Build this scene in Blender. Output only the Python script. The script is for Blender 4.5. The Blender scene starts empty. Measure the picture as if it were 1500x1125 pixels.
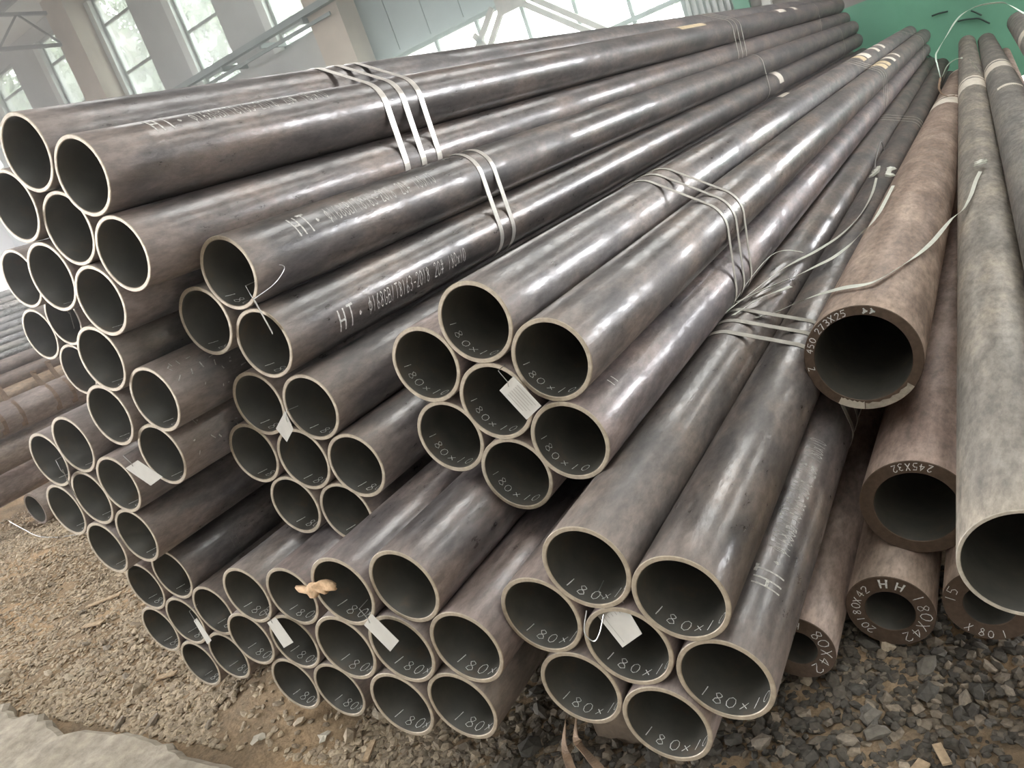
import bpy, bmesh, math, random
import numpy as np
from mathutils import Vector, Matrix

random.seed(7)
rng = np.random.default_rng(7)
scene = bpy.context.scene
C = scene.collection
H = 1.33                     # eye height above the yard; measured points are relative to the eye

# ------------------------------------------------------------------ camera
def cam_axes(yaw, pitch, roll):
    fwd = Vector((math.sin(yaw) * math.cos(pitch), math.cos(yaw) * math.cos(pitch), -math.sin(pitch)))
    right = Vector((math.cos(yaw), -math.sin(yaw), 0))
    down = -right.cross(fwd)
    r2 = math.cos(roll) * right + math.sin(roll) * down
    d2 = -math.sin(roll) * right + math.cos(roll) * down
    return r2, d2, fwd
cam_data = bpy.data.cameras.new('camera')
cam = bpy.data.objects.new('camera', cam_data)
C.objects.link(cam)
r2, d2, fwd = cam_axes(-0.62087, 0.26366, 0.35791)
mw = Matrix((r2, -d2, -fwd)).transposed().to_4x4()
mw.translation = (0, 0, H)
cam.matrix_world = mw
cam_data.sensor_width = 36.0
cam_data.lens = 1166.25 / 1500 * 36
cam_data.clip_end = 400
scene.camera = cam

# ------------------------------------------------------------------ sky, daylight, exposure
SKY = 8.0
world = bpy.data.worlds.new('sky')
scene.world = world
world.use_nodes = True
wn = world.node_tree.nodes
bg = wn['Background']
bg.inputs['Color'].default_value = (0.96, 0.975, 1.0, 1)
bg.inputs['Strength'].default_value = SKY
vs = scene.view_settings
vs.view_transform = 'Standard'
vs.look = 'None'
vs.exposure = 1.5
vs.gamma = 1.0
vs.use_curve_mapping = False
cy_s = scene.cycles
cy_s.max_bounces = 7; cy_s.diffuse_bounces = 4; cy_s.glossy_bounces = 3; cy_s.transmission_bounces = 3; cy_s.volume_bounces = 0; cy_s.transparent_max_bounces = 8

def portal(name, loc, size_x, size_y, direction):
    """daylight portal in an opening of the shed (adds no light, only guides sampling of the sky)"""
    ld = bpy.data.lights.new(name, 'AREA')
    ld.shape = 'RECTANGLE'
    ld.size, ld.size_y = size_x, size_y
    ld.cycles.is_portal = True
    o = bpy.data.objects.new(name, ld)
    C.objects.link(o)
    o.location = loc
    o.rotation_euler = Vector(direction).to_track_quat('-Z', 'Z' if abs(direction[2]) < .9 else 'Y').to_euler()
    return o

# ------------------------------------------------------------------ tags and helpers
def tag(o, label=None, cat=None, group=None, kind=None):
    if label: o['label'] = label
    if cat: o['category'] = cat
    if group: o['group'] = group
    if kind: o['kind'] = kind
    return o

def link(name, me, mat=None, parent=None):
    o = bpy.data.objects.new(name, me)
    C.objects.link(o)
    if parent is not None: o.parent = parent
    if mat is not None and me is not None:
        for m in (mat if isinstance(mat, (list, tuple)) else [mat]):
            me.materials.append(m)
    return o

def empty(name, loc=(0, 0, 0)):
    o = bpy.data.objects.new(name, None)
    C.objects.link(o)
    o.location = loc
    o.empty_display_size = .1
    return o

def mesh(name, verts, faces, smooth=False):
    me = bpy.data.meshes.new(name)
    me.from_pydata([tuple(v) for v in verts], [], faces)
    if smooth:
        me.polygons.foreach_set('use_smooth', [True] * len(me.polygons))
    me.update()
    return me

class MB:
    """collects boxes, tubes and ribbons of ONE object"""
    def __init__(s): s.v, s.f = [], []
    def box(s, x0, x1, y0, y1, z0, z1):
        b = len(s.v)
        s.v += [(x0,y0,z0),(x1,y0,z0),(x1,y1,z0),(x0,y1,z0),(x0,y0,z1),(x1,y0,z1),(x1,y1,z1),(x0,y1,z1)]
        s.f += [tuple(b+i for i in q) for q in ((0,3,2,1),(4,5,6,7),(0,1,5,4),(1,2,6,5),(2,3,7,6),(3,0,4,7))]
        return s
    def bar(s, a, b, w, h, up=(0,0,1)):
        a, b = Vector(a), Vector(b)
        d = (b-a).normalized(); u = Vector(up)
        if abs(d.dot(u)) > .95: u = Vector((1,0,0))
        sd = d.cross(u).normalized(); u = sd.cross(d).normalized()
        n = len(s.v)
        for p in (a, b):
            for i, j in ((-1,-1),(1,-1),(1,1),(-1,1)):
                s.v.append(tuple(p + sd*(i*w/2) + u*(j*h/2)))
        s.f += [tuple(n+i for i in q) for q in ((0,1,2,3),(7,6,5,4),(0,4,5,1),(1,5,6,2),(2,6,7,3),(3,7,4,0))]
        return s
    def tube(s, pts, r, seg=6):
        pts = [Vector(p) for p in pts]
        n0 = len(s.v); ref = None
        for i, p in enumerate(pts):
            d = (pts[min(i+1, len(pts)-1)] - pts[max(i-1, 0)]).normalized()
            if ref is None: ref = d.orthogonal().normalized()
            ref = (ref - d*ref.dot(d)).normalized(); w = d.cross(ref)
            for k in range(seg):
                a = 2*math.pi*k/seg
                s.v.append(tuple(p + ref*(r*math.cos(a)) + w*(r*math.sin(a))))
        for i in range(len(pts)-1):
            for k in range(seg):
                a, b = n0+i*seg+k, n0+i*seg+(k+1) % seg
                s.f.append((a, b, b+seg, a+seg))
        s.f.append(tuple(n0+k for k in range(seg))[::-1])
        s.f.append(tuple(n0+(len(pts)-1)*seg+k for k in range(seg)))
        return s
    def band(s, pts, normals, axis, width, thick, closed=False):
        """flat steel band along pts; axis = width direction(s), normals = outward"""
        n0 = len(s.v); N = len(pts)
        for i in range(N):
            p = Vector(pts[i]); nn = Vector(normals[i]); ax = Vector(axis[i] if isinstance(axis, list) else axis)
            for sa, sn in ((-1,0),(1,0),(1,1),(-1,1)):
                s.v.append(tuple(p + ax*(sa*width/2) + nn*(sn*thick)))
        M = N if closed else N-1
        for i in range(M):
            a = n0+4*i; b = n0+4*((i+1) % N)
            for k in range(4):
                s.f.append((a+k, a+(k+1) % 4, b+(k+1) % 4, b+k))
        if not closed:
            s.f.append((n0+3, n0+2, n0+1, n0)); e = n0+4*(N-1); s.f.append((e, e+1, e+2, e+3))
        return s
    def build(s, name, mat, parent=None, smooth=False):
        return link(name, mesh(name, s.v, s.f, smooth), mat, parent)

def catmull(pts, n=8):
    P = [Vector(p) for p in pts]
    P = [P[0]*2-P[1]] + P + [P[-1]*2-P[-2]]
    out = []
    for i in range(1, len(P)-2):
        for k in range(n):
            t = k/n
            a, b, c, d = P[i-1:i+3]
            out.append(.5*((2*b) + (c-a)*t + (2*a-5*b+4*c-d)*t*t + (3*b-a-3*c+d)*t**3))
    out.append(P[-2])
    return out

# ------------------------------------------------------------------ materials
def new_mat(name):
    m = bpy.data.materials.new(name)
    m.use_nodes = True
    nt = m.node_tree
    b = nt.nodes['Principled BSDF']
    return m, nt, b

def N(nt, typ, **kw):
    n = nt.nodes.new(typ)
    for k, v in kw.items():
        if k == 'inp':
            for a, c in v.items(): n.inputs[a].default_value = c
        else: setattr(n, k, v)
    return n

def ramp(nt, stops, interp='LINEAR'):
    n = nt.nodes.new('ShaderNodeValToRGB')
    n.color_ramp.interpolation = interp
    el = n.color_ramp.elements
    while len(el) < len(stops): el.new(.5)
    for e, (p, c) in zip(el, stops):
        e.position = p
        e.color = (c, c, c, 1) if isinstance(c, (int, float)) else (*c, 1)
    return n

def simple(name, col, rough=.6, metal=0., noise=0., scale=20., bump=0., spec=.5):
    m, nt, b = new_mat(name)
    b.inputs['Roughness'].default_value = rough
    b.inputs['Metallic'].default_value = metal
    b.inputs['Specular IOR Level'].default_value = spec
    b.inputs['Base Color'].default_value = (*col, 1)
    if noise or bump:
        tc = N(nt, 'ShaderNodeTexCoord')
        nz = N(nt, 'ShaderNodeTexNoise', inp={'Scale': scale, 'Detail': 6., 'Roughness': .6})
        nt.links.new(tc.outputs['Object'], nz.inputs['Vector'])
        if noise:
            r = ramp(nt, [(.3, tuple(c*(1-noise) for c in col)), (.7, tuple(min(1, c*(1+noise)) for c in col))])
            nt.links.new(nz.outputs['Fac'], r.inputs['Fac'])
            nt.links.new(r.outputs['Color'], b.inputs['Base Color'])
        if bump:
            bp = N(nt, 'ShaderNodeBump', inp={'Strength': bump, 'Distance': .01})
            nt.links.new(nz.outputs['Fac'], bp.inputs['Height'])
            nt.links.new(bp.outputs['Normal'], b.inputs['Normal'])
    return m

def pipe_outer(name, dark, mid, dust, coat_rough=.27, varnish=0., rings=0.):
    """oiled mill scale: dark slate steel, brown toward the bare cut end, blotchy varnish"""
    m, nt, b = new_mat(name)
    L = nt.links.new
    tc = N(nt, 'ShaderNodeTexCoord')
    oi = N(nt, 'ShaderNodeObjectInfo')
    off = N(nt, 'ShaderNodeVectorMath', operation='SCALE', inp={3: 37.0})
    cmb = N(nt, 'ShaderNodeCombineXYZ')
    L(oi.outputs['Random'], cmb.inputs['X']); L(oi.outputs['Random'], cmb.inputs['Y']); L(oi.outputs['Random'], cmb.inputs['Z'])
    L(cmb.outputs[0], off.inputs[0])
    add = N(nt, 'ShaderNodeVectorMath', operation='ADD')
    L(tc.outputs['Object'], add.inputs[0]); L(off.outputs[0], add.inputs[1])
    P = add.outputs[0]
    st = N(nt, 'ShaderNodeMapping', inp={'Scale': (1., .35, 1.)})
    L(P, st.inputs['Vector'])
    big = N(nt, 'ShaderNodeTexNoise', inp={'Scale': 9., 'Detail': 5., 'Roughness': .6}); L(st.outputs[0], big.inputs['Vector'])
    fine = N(nt, 'ShaderNodeTexNoise', inp={'Scale': 60., 'Detail': 5., 'Roughness': .7}); L(st.outputs[0], fine.inputs['Vector'])
    # bare (uncoated) zone at the cut end, ragged edge
    sep = N(nt, 'ShaderNodeSeparateXYZ'); L(tc.outputs['Object'], sep.inputs[0])
    rag = N(nt, 'ShaderNodeMath', operation='MULTIPLY_ADD', inp={1: -.24, 2: .12}); L(big.outputs['Fac'], rag.inputs[0])
    ya = N(nt, 'ShaderNodeMath', operation='ADD'); L(sep.outputs['Y'], ya.inputs[0]); L(rag.outputs[0], ya.inputs[1])
    endr = N(nt, 'ShaderNodeMapRange', inp={'From Min': .0, 'From Max': .13, 'To Min': 1., 'To Max': 0.}); L(ya.outputs[0], endr.inputs['Value'])
    c1 = ramp(nt, [(.38, dark), (.50, mid), (.64, dust)]); L(big.outputs['Fac'], c1.inputs['Fac'])
    c2 = N(nt, 'ShaderNodeMix', data_type='RGBA'); c2.inputs['B'].default_value = (*[d*1.05 for d in dust], 1)
    L(endr.outputs[0], c2.inputs['Factor']); L(c1.outputs['Color'], c2.inputs['A'])
    fr = ramp(nt, [(.36, .70), (.64, 1.28)]); L(fine.outputs['Fac'], fr.inputs['Fac'])
    c3 = N(nt, 'ShaderNodeMix', data_type='RGBA', blend_type='MULTIPLY'); c3.inputs['Factor'].default_value = 1.
    L(c2.outputs['Result'], c3.inputs['A']); L(fr.outputs['Color'], c3.inputs['B'])
    tint = N(nt, 'ShaderNodeMix', data_type='RGBA', blend_type='MULTIPLY'); tint.inputs['Factor'].default_value = 1.
    L(c3.outputs['Result'], tint.inputs['A']); L(oi.outputs['Color'], tint.inputs['B'])
    L(tint.outputs['Result'], b.inputs['Base Color'])
    # gloss: varnish patches, none on the bare end
    cn = N(nt, 'ShaderNodeTexNoise', inp={'Scale': 5., 'Detail': 4., 'Roughness': .55}); L(st.outputs[0], cn.inputs['Vector'])
    cm = N(nt, 'ShaderNodeMapRange', inp={'From Min': .40, 'From Max': .50, 'To Min': .08, 'To Max': 1.}); L(cn.outputs['Fac'], cm.inputs['Value'])
    inv = N(nt, 'ShaderNodeMath', operation='SUBTRACT', inp={0: 1.}); L(endr.outputs[0], inv.inputs[1])
    mk = N(nt, 'ShaderNodeMath', operation='MULTIPLY'); L(cm.outputs[0], mk.inputs[0])
    fd = N(nt, 'ShaderNodeMapRange', inp={'From Min': 1.9, 'From Max': 5.0, 'To Min': 1., 'To Max': .0}); L(sep.outputs['Y'], fd.inputs['Value'])   # dusty, unoiled far length
    md = N(nt, 'ShaderNodeMath', operation='MULTIPLY'); L(inv.outputs[0], md.inputs[0]); L(fd.outputs[0], md.inputs[1]); L(md.outputs[0], mk.inputs[1])
    r0 = N(nt, 'ShaderNodeMapRange', inp={'From Min': 0., 'From Max': 1., 'To Min': coat_rough+.27, 'To Max': coat_rough}); L(mk.outputs[0], r0.inputs['Value'])
    rr = N(nt, 'ShaderNodeMapRange', inp={'From Min': .3, 'From Max': .7, 'To Min': -.04, 'To Max': .07}); L(fine.outputs['Fac'], rr.inputs['Value'])
    ra = N(nt, 'ShaderNodeMath', operation='ADD'); L(r0.outputs[0], ra.inputs[0]); L(rr.outputs[0], ra.inputs[1])
    L(ra.outputs[0], b.inputs['Roughness'])
    if varnish:
        fk = N(nt, 'ShaderNodeTexNoise', inp={'Scale': 48., 'Detail': 8., 'Roughness': .78}); L(st.outputs[0], fk.inputs['Vector'])
        fm_ = N(nt, 'ShaderNodeMapRange', inp={'From Min': .44, 'From Max': .53, 'To Min': .05, 'To Max': varnish}); L(fk.outputs['Fac'], fm_.inputs['Value'])
        cw = N(nt, 'ShaderNodeMath', operation='MULTIPLY'); L(mk.outputs[0], cw.inputs[0]); L(fm_.outputs[0], cw.inputs[1]); L(cw.outputs[0], b.inputs['Coat Weight'])
        cr = N(nt, 'ShaderNodeMapRange', inp={'From Min': .3, 'From Max': .7, 'To Min': .05, 'To Max': .16}); L(fine.outputs['Fac'], cr.inputs['Value'])
        L(cr.outputs[0], b.inputs['Coat Roughness']); b.inputs['Coat IOR'].default_value = 1.6
    b.inputs['Metallic'].default_value = .3
    b.inputs['Specular IOR Level'].default_value = 1.
    b.inputs['IOR'].default_value = 1.6
    crn = N(nt, 'ShaderNodeTexNoise', inp={'Scale': 120., 'Detail': 4., 'Roughness': .6}); L(st.outputs[0], crn.inputs['Vector'])
    bp = N(nt, 'ShaderNodeBump', inp={'Strength': .26, 'Distance': .0012})
    mixh = N(nt, 'ShaderNodeMath', operation='MULTIPLY_ADD', inp={1: .6}); L(big.outputs['Fac'], mixh.inputs[0])
    mixf = N(nt, 'ShaderNodeMath', operation='MULTIPLY_ADD', inp={1: 1.2}); L(crn.outputs['Fac'], mixf.inputs[0]); L(fine.outputs['Fac'], mixf.inputs[2]); L(mixf.outputs[0], mixh.inputs[2])
    if rings:
        wv = N(nt, 'ShaderNodeTexWave', wave_type='BANDS', bands_direction='Y', inp={'Scale': 1.5, 'Distortion': 6., 'Detail': 2.})
        L(P, wv.inputs['Vector'])
        mh = N(nt, 'ShaderNodeMath', operation='MULTIPLY_ADD', inp={1: rings}); L(wv.outputs['Fac'], mh.inputs[0]); L(mixh.outputs[0], mh.inputs[2])
        L(mh.outputs[0], bp.inputs['Height'])
    else:
        L(mixh.outputs[0], bp.inputs['Height'])
    L(bp.outputs['Normal'], b.inputs['Normal'])
    if varnish: L(bp.outputs['Normal'], b.inputs['Coat Normal'])
    return m

M = {}
M['steel'] = pipe_outer('oiled_steel', (.085,.077,.079), (.136,.117,.115), (.205,.163,.147), coat_rough=.30, varnish=1., rings=.4)
M['steel_brown'] = pipe_outer('rusty_brown_steel', (.21,.152,.124), (.275,.203,.168), (.35,.268,.222), coat_rough=.5, rings=5.)
M['steel_grey'] = pipe_outer('dusty_grey_steel', (.17,.155,.14), (.225,.205,.185), (.30,.265,.225), coat_rough=.46, rings=2.)
M['steel_pink'] = pipe_outer('pinkish_rusted_steel', (.20,.155,.135), (.27,.215,.19), (.34,.28,.25), coat_rough=.45)
M['steel_silver'] = pipe_outer('silver_bright_steel', (.26,.26,.265), (.33,.33,.33), (.40,.39,.37), coat_rough=.25)
M['steel_tan'] = pipe_outer('tan_rusted_steel', (.36,.25,.15), (.42,.31,.2), (.5,.38,.26), coat_rough=.4)
def inner_mat():
    m, nt, b = new_mat('pipe_bore')
    L = nt.links.new
    tc = N(nt, 'ShaderNodeTexCoord'); oi = N(nt, 'ShaderNodeObjectInfo')
    add = N(nt, 'ShaderNodeVectorMath', operation='ADD'); L(tc.outputs['Object'], add.inputs[0])
    sc = N(nt, 'ShaderNodeMath', operation='MULTIPLY', inp={1: 50.}); L(oi.outputs['Random'], sc.inputs[0]); L(sc.outputs[0], add.inputs[1])
    nz = N(nt, 'ShaderNodeTexNoise', inp={'Scale': 14., 'Detail': 6., 'Roughness': .65}); L(add.outputs[0], nz.inputs['Vector'])
    r = ramp(nt, [(.3, (.055,.054,.048)), (.58, (.078,.073,.062)), (.8, (.13,.09,.06))]); L(nz.outputs['Fac'], r.inputs['Fac'])
    L(r.outputs['Color'], b.inputs['Base Color'])
    b.inputs['Roughness'].default_value = .42; b.inputs['Metallic'].default_value = .15
    bp = N(nt, 'ShaderNodeBump', inp={'Strength': .25, 'Distance': .002}); L(nz.outputs['Fac'], bp.inputs['Height']); L(bp.outputs['Normal'], b.inputs['Normal'])
    return m
M['bore'] = inner_mat()
M['rim'] = simple('cut_steel_rim', (.39,.33,.255), .42, .25, .22, 60., .2)
M['rim_brown'] = simple('rusted_saw_cut_rim', (.10,.066,.045), .6, .1, .25, 60., .2)
M['rim_grey'] = simple('grey_cut_rim', (.40,.36,.30), .5, .2, .25, 60., .2)
M['chalk'] = simple('white_chalk', (.8,.8,.74), .9, 0, .35, 220.)
M['stencil'] = simple('grey_white_stencil_paint', (.50,.49,.46), .7, 0, .45, 150.)
M['stencil_dim'] = simple('worn_grey_stencil_paint', (.22,.21,.2), .8, 0, .5, 150.)  # darker grey version of the stencil paint
M['paint_white'] = simple('white_paint_band', (.72,.66,.58), .7, 0, .15, 40.)
M['paint_cream'] = simple('cream_paint_band', (.62,.50,.33), .7, 0, .2, 40.)
M['strap'] = simple('bright_steel_strap', (.74,.70,.65), .36, .6, .1, 30., .05)
M['strap_dull'] = simple('dull_steel_strap', (.58,.56,.51), .42, .6, .15, 30., .1)
M['strap_rust'] = simple('rusty_strap', (.24,.165,.11), .6, .3, .35, 40., .2)
M['plastic'] = simple('pale_plastic_strap', (.66,.67,.60), .4, 0, .1, 30.)
M['plastic_green'] = simple('pale_green_plastic_strap', (.55,.68,.58), .4, 0, .1, 30.)
M['paper'] = simple('white_card_tag', (.5,.48,.44), .8, 0, .06, 30.)
M['ink'] = simple('grey_ink', (.34,.32,.29), .9)
M['wire'] = simple('thin_steel_wire', (.45,.45,.44), .35, .8)
M['wire_dark'] = simple('dark_wire', (.035,.06,.05), .6)
M['rag'] = simple('tan_cloth', (.62,.42,.26), .9, 0, .25, 60., .6)
M['timber'] = simple('old_timber', (.13,.095,.065), .85, 0, .4, 14., .5)
M['wood'] = simple('pale_wood_splinter', (.42,.31,.2), .8, 0, .3, 60., .3)
M['scrap'] = simple('pale_paper_scrap', (.55,.50,.42), .9, 0, .1, 50.)

# =================================================================== the shed
Z = lambda z: z + H          # eye-relative height -> world
WALL_Y = 13.0
M['wall_grey'] = simple('pale_grey_plaster', (.46,.475,.46), .85, 0, .12, 1.5)
M['wall_teal'] = simple('teal_grey_sheet', (.29,.345,.345), .6, 0, .1, 2.)
M['wall_tan'] = simple('tan_column_paint', (.52,.46,.38), .8, 0, .12, 2.)
M['wall_green'] = simple('green_painted_wall', (.14,.345,.235), .6, 0, .1, 1.2)
M['wall_brown'] = simple('brown_grey_plaster', (.27,.245,.23), .85, 0, .12, 2.)
M['wall_white'] = simple('white_painted_post', (.62,.62,.58), .7, 0, .08, 5.)
M['frame'] = simple('grey_window_frame', (.40,.44,.42), .5, 0, .08, 5.)
M['frame_light'] = simple('pale_window_reveal', (.70,.74,.71), .6, 0, .08, 5.)
M['girder'] = simple('grey_green_girder', (.22,.26,.25), .55, .1, .15, 4.)
M['brace'] = simple('brown_brace_steel', (.30,.255,.225), .6, .1, .2, 6.)
M['roof'] = simple('pale_roof_sheet', (.62,.61,.58), .7, 0, .1, 1.)
M['purlin'] = simple('grey_purlin', (.25,.25,.24), .6)
def glass(name='dusty_glass', tint=(.93,.97,.95,1)):
    m, nt, b = new_mat(name)
    out = nt.nodes['Material Output']
    tr = N(nt, 'ShaderNodeBsdfTransparent'); tr.inputs['Color'].default_value = tint
    di = N(nt, 'ShaderNodeBsdfTranslucent'); di.inputs['Color'].default_value = (.75,.8,.77,1)
    gl = N(nt, 'ShaderNodeBsdfGlossy', inp={'Roughness': .1})
    m1 = N(nt, 'ShaderNodeMixShader'); m2 = N(nt, 'ShaderNodeMixShader')
    tc = N(nt, 'ShaderNodeTexCoord'); nz = N(nt, 'ShaderNodeTexNoise', inp={'Scale': 3., 'Detail': 5.})
    nt.links.new(tc.outputs['Object'], nz.inputs['Vector'])
    mr = N(nt, 'ShaderNodeMapRange', inp={'From Min': .3, 'From Max': .7, 'To Min': .12, 'To Max': .34}); nt.links.new(nz.outputs['Fac'], mr.inputs['Value'])
    nt.links.new(mr.outputs[0], m1.inputs['Fac']); nt.links.new(tr.outputs[0], m1.inputs[1]); nt.links.new(di.outputs[0], m1.inputs[2])
    m2.inputs['Fac'].default_value = .05
    nt.links.new(m1.outputs[0], m2.inputs[1]); nt.links.new(gl.outputs[0], m2.inputs[2])
    nt.links.new(m2.outputs[0], out.inputs['Surface'])
    return m
M['glass'] = glass('dusty_glass', (.72, .76, .725, 1))
M['skylight'] = glass('aged_skylight_sheet', (.395, .378, .368, 1))

def struct(o, label=None):
    return tag(o, label, None, None, 'structure')

X_L, X_R, Y_F = -27., 15., -9.
EAVE = Z(6.65)
win_x = [-23.98, -21.52, -19.0, -16.58, -14.18, -11.74]
WW = 1.18
# back wall masonry, window bays
w = MB()
w.box(X_L, -10.6, WALL_Y, WALL_Y+.3, 0, Z(3.42))
w.box(X_L, -10.6, WALL_Y, WALL_Y+.3, Z(6.32), EAVE)
xs = [X_L] + [e for x in win_x for e in (x, x+WW)] + [-10.6]
for a, b_ in zip(xs[0::2], xs[1::2]):
    w.box(a, b_, WALL_Y, WALL_Y+.3, Z(3.42), Z(6.32))
struct(w.build('wall_back', M['wall_grey']), 'grey plastered end wall with tall windows')
for i, x0 in enumerate(win_x):
    we = struct(empty('window_%d' % (i+1), (x0, WALL_Y, Z(3.42))), 'tall narrow window in the grey end wall')
    f = MB(); hgt = 6.32-3.42
    f.box(.07, .13, .05, .13, 0, hgt); f.box(WW-.06, WW, .05, .13, 0, hgt); f.box(.07, WW, .05, .13, hgt-.06, hgt); f.box(.07, WW, .05, .13, 0, .06)
    for zm in (4.68-3.42, 5.75-3.42, .30): f.box(.13, WW-.06, .06, .11, zm-.03, zm+.03)
    f.build('window_frame', M['frame'], we)
    MB().box(-.14, .06, -.06, .12, 0, hgt).build('window_reveal', M['frame_light'], we)
    zb = [.06, .27, .33, 1.23, 1.29, 2.30, 2.36, hgt-.06]
    for a, b_ in zip(zb[0::2], zb[1::2]):
        MB().box(.13, WW-.06, .08, .086, a, b_).build('pane', M['glass'], we)
# columns of the frame
for i, (x, mt) in enumerate(((-24.6, 'wall_tan'), (-17.05, 'wall_tan'), (-9.97, 'wall_tan'))):
    struct(MB().box(x-.37, x+.37, WALL_Y-.55, WALL_Y+.02, 0, EAVE).build('trim_column_%d' % (i+1), M[mt]), 'tan column standing against the end wall')
struct(MB().box(-2.72, -2.6, WALL_Y-.12, WALL_Y, 0, EAVE).build('trim_post', M['wall_white']), 'thin white post on the end wall')
# crane rail along the windows
g = MB()
g.box(X_L, -9.2, WALL_Y-.75, WALL_Y-.6, Z(3.55), Z(3.66)); g.box(X_L, -9.7, WALL_Y-.7, WALL_Y-.66, Z(3.36), Z(3.42))
for x in np.arange(-26, -9.5, 1.2): g.box(x, x+.05, WALL_Y-.70, WALL_Y, Z(3.46), Z(3.55))
struct(g.build('trim_rail', M['girder']), 'grey girder rail running along the windows')
# teal cladding above the low glazing
pn = MB()
for k in range(8):
    x0 = -9.75 + k*.745
    pn.box(x0+.01, x0+.735, WALL_Y-.02, WALL_Y+.06, Z(2.42), EAVE)
pn.box(-9.75, -3.79, WALL_Y+.06, WALL_Y+.3, Z(2.36), EAVE)
pn.box(-9.75, -3.79, WALL_Y-.1, WALL_Y+.08, Z(2.36), Z(2.42))
struct(pn.build('wall_cladding', M['wall_teal']), 'teal grey sheet cladding above the low windows')
struct(MB().box(-9.75, -3.79, WALL_Y, WALL_Y+.3, 0, Z(-.3)).build('wall_parapet', M['wall_grey']), 'low wall under the bright glazing')
we = struct(empty('window_7', (0, WALL_Y, 0)), 'long low band of bright glazing')
mx = [-9.7, -9.16, -8.25, -7.34, -6.44, -5.53, -4.65, -3.84]
f = MB()
for x in mx: f.box(x-.03, x+.03, .02, .1, Z(-.3), Z(2.36))
for z in (-.28, 1.28, 2.34): f.box(-9.7, -3.84, .0, .1, Z(z)-.035, Z(z)+.035)
f.build('window_frame', M['girder'], we)
for a, b_ in zip(mx[:-1], mx[1:]):
    for z0, z1 in ((-.245, 1.245), (1.315, 2.305)):
        MB().box(a+.03, b_-.03, .05, .056, Z(z0), Z(z1)).build('pane', M['glass'], we)
# diagonal braces in front of the glazing
def px_bar(mb, a, b, w_, y): mb.bar((a[0], y, Z(a[1])), (b[0], y, Z(b[1])), w_, .06, up=(0, 1, 0))
br = MB()
s_ = 12.6/13.
for a, b_ in (((-6.60, 2.40), (-5.20, 1.20)), ((-6.42, 2.42), (-5.06, 1.24)), ((-6.62, 2.42), (-7.62, 1.42)), ((-6.95, 2.36), (-7.80, 1.58)), ((-7.45, 2.1), (-7.1, 1.5))):
    px_bar(br, (a[0]*s_, a[1]*s_), (b_[0]*s_, b_[1]*s_), .085, 12.6)
br.box(-6.85*s_, -6.30*s_, 12.56, 12.6, Z(2.18*s_), Z(2.52*s_))
struct(br.build('trim_brace', M['brace']), 'brown steel cross brace in front of the bright glazing')
# grey corrugated strip, green dado, brown upper wall, doorway beyond the picture
cg = MB(); cg.box(-3.79, -3.12, WALL_Y+.02, WALL_Y+.3, 0, EAVE)
for k in range(7): cg.box(-3.79+k*.096, -3.79+k*.096+.048, WALL_Y-.03, WALL_Y+.02, 0, EAVE)
struct(cg.build('wall_corrugated', M['wall_grey']), 'narrow grey corrugated strip of the end wall')
BX0, BX1, BZ0, BZ1 = 6.2, 14.6, Z(.75), Z(3.3)      # long window band further right on the end wall
gw = MB(); gw.box(-3.12, -2.90, WALL_Y-.05, WALL_Y+.3, 0, EAVE); gw.box(-2.9, X_R, WALL_Y, WALL_Y+.3, 0, Z(.27))
struct(gw.build('wall_green', M['wall_green']), 'green painted lower end wall behind the far pipe ends')
bw = MB(); bw.box(-2.9, BX0, WALL_Y+.02, WALL_Y+.3, Z(.27), EAVE); bw.box(BX1, X_R, WALL_Y+.02, WALL_Y+.3, Z(.27), EAVE)
bw.box(BX0, BX1, WALL_Y+.02, WALL_Y+.3, Z(.27), BZ0); bw.box(BX0, BX1, WALL_Y+.02, WALL_Y+.3, BZ1, EAVE)
struct(bw.build('wall_upper', M['wall_brown']), 'brown grey plaster above the green wall')
we = struct(empty('window_8', (0, WALL_Y, 0)), 'long window band further right on the end wall')
f = MB()
for x in np.linspace(BX0, BX1, 9): f.box(x-.03, x+.03, .05, .12, BZ0, BZ1)
f.box(BX0, BX1, .05, .12, BZ0, BZ0+.06); f.box(BX0, BX1, .05, .12, BZ1-.06, BZ1)
f.build('window_frame', M['frame'], we)
# roof with skylight strips
SK = [(-14.2, -11.4), (-7.0, -4.2), (.4, 3.2), (7.4, 10.2)]
rf = MB(); xs = [X_L-1] + [e for s in SK for e in s] + [X_R+1]
for a, b_ in zip(xs[0::2], xs[1::2]): rf.box(a, b_, Y_F-1, WALL_Y+.8, EAVE, EAVE+.08)
for a, b_ in SK:
    rf.box(a, b_, Y_F-1, -8, EAVE, EAVE+.08); rf.box(a, b_, 10.5, WALL_Y+.8, EAVE, EAVE+.08)
ceil = struct(rf.build('ceiling', M['roof']), 'pale sheet roof of the shed')
for i, (a, b_) in enumerate(SK):
    MB().box(a-.05, b_+.05, -8.05, 10.55, EAVE+.09, EAVE+.095).build('skylight_pane', M['skylight'], ceil)
for y in np.arange(-8, 13, 1.5):
    MB().box(X_L, X_R, y, y+.08, EAVE-.16, EAVE-.002).build('purlin', M['purlin'], ceil)
for x in (-24.6, -17.35, -10.15, -2.7, 4.6, 11.8):
    t = MB()
    t.bar((x, Y_F, EAVE-.25), (x, WALL_Y, EAVE-.25), .07, .07); t.bar((x, Y_F, EAVE-.95), (x, WALL_Y, EAVE-.95), .07, .07)
    for k in range(14):
        y = Y_F+.5+k*1.5
        t.bar((x, y, EAVE-.95), (x, y+.75, EAVE-.25), .04, .04); t.bar((x, y+.75, EAVE-.25), (x, y+1.5, EAVE-.95), .04, .04)
    t.build('roof_truss', M['purlin'], ceil)
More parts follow.
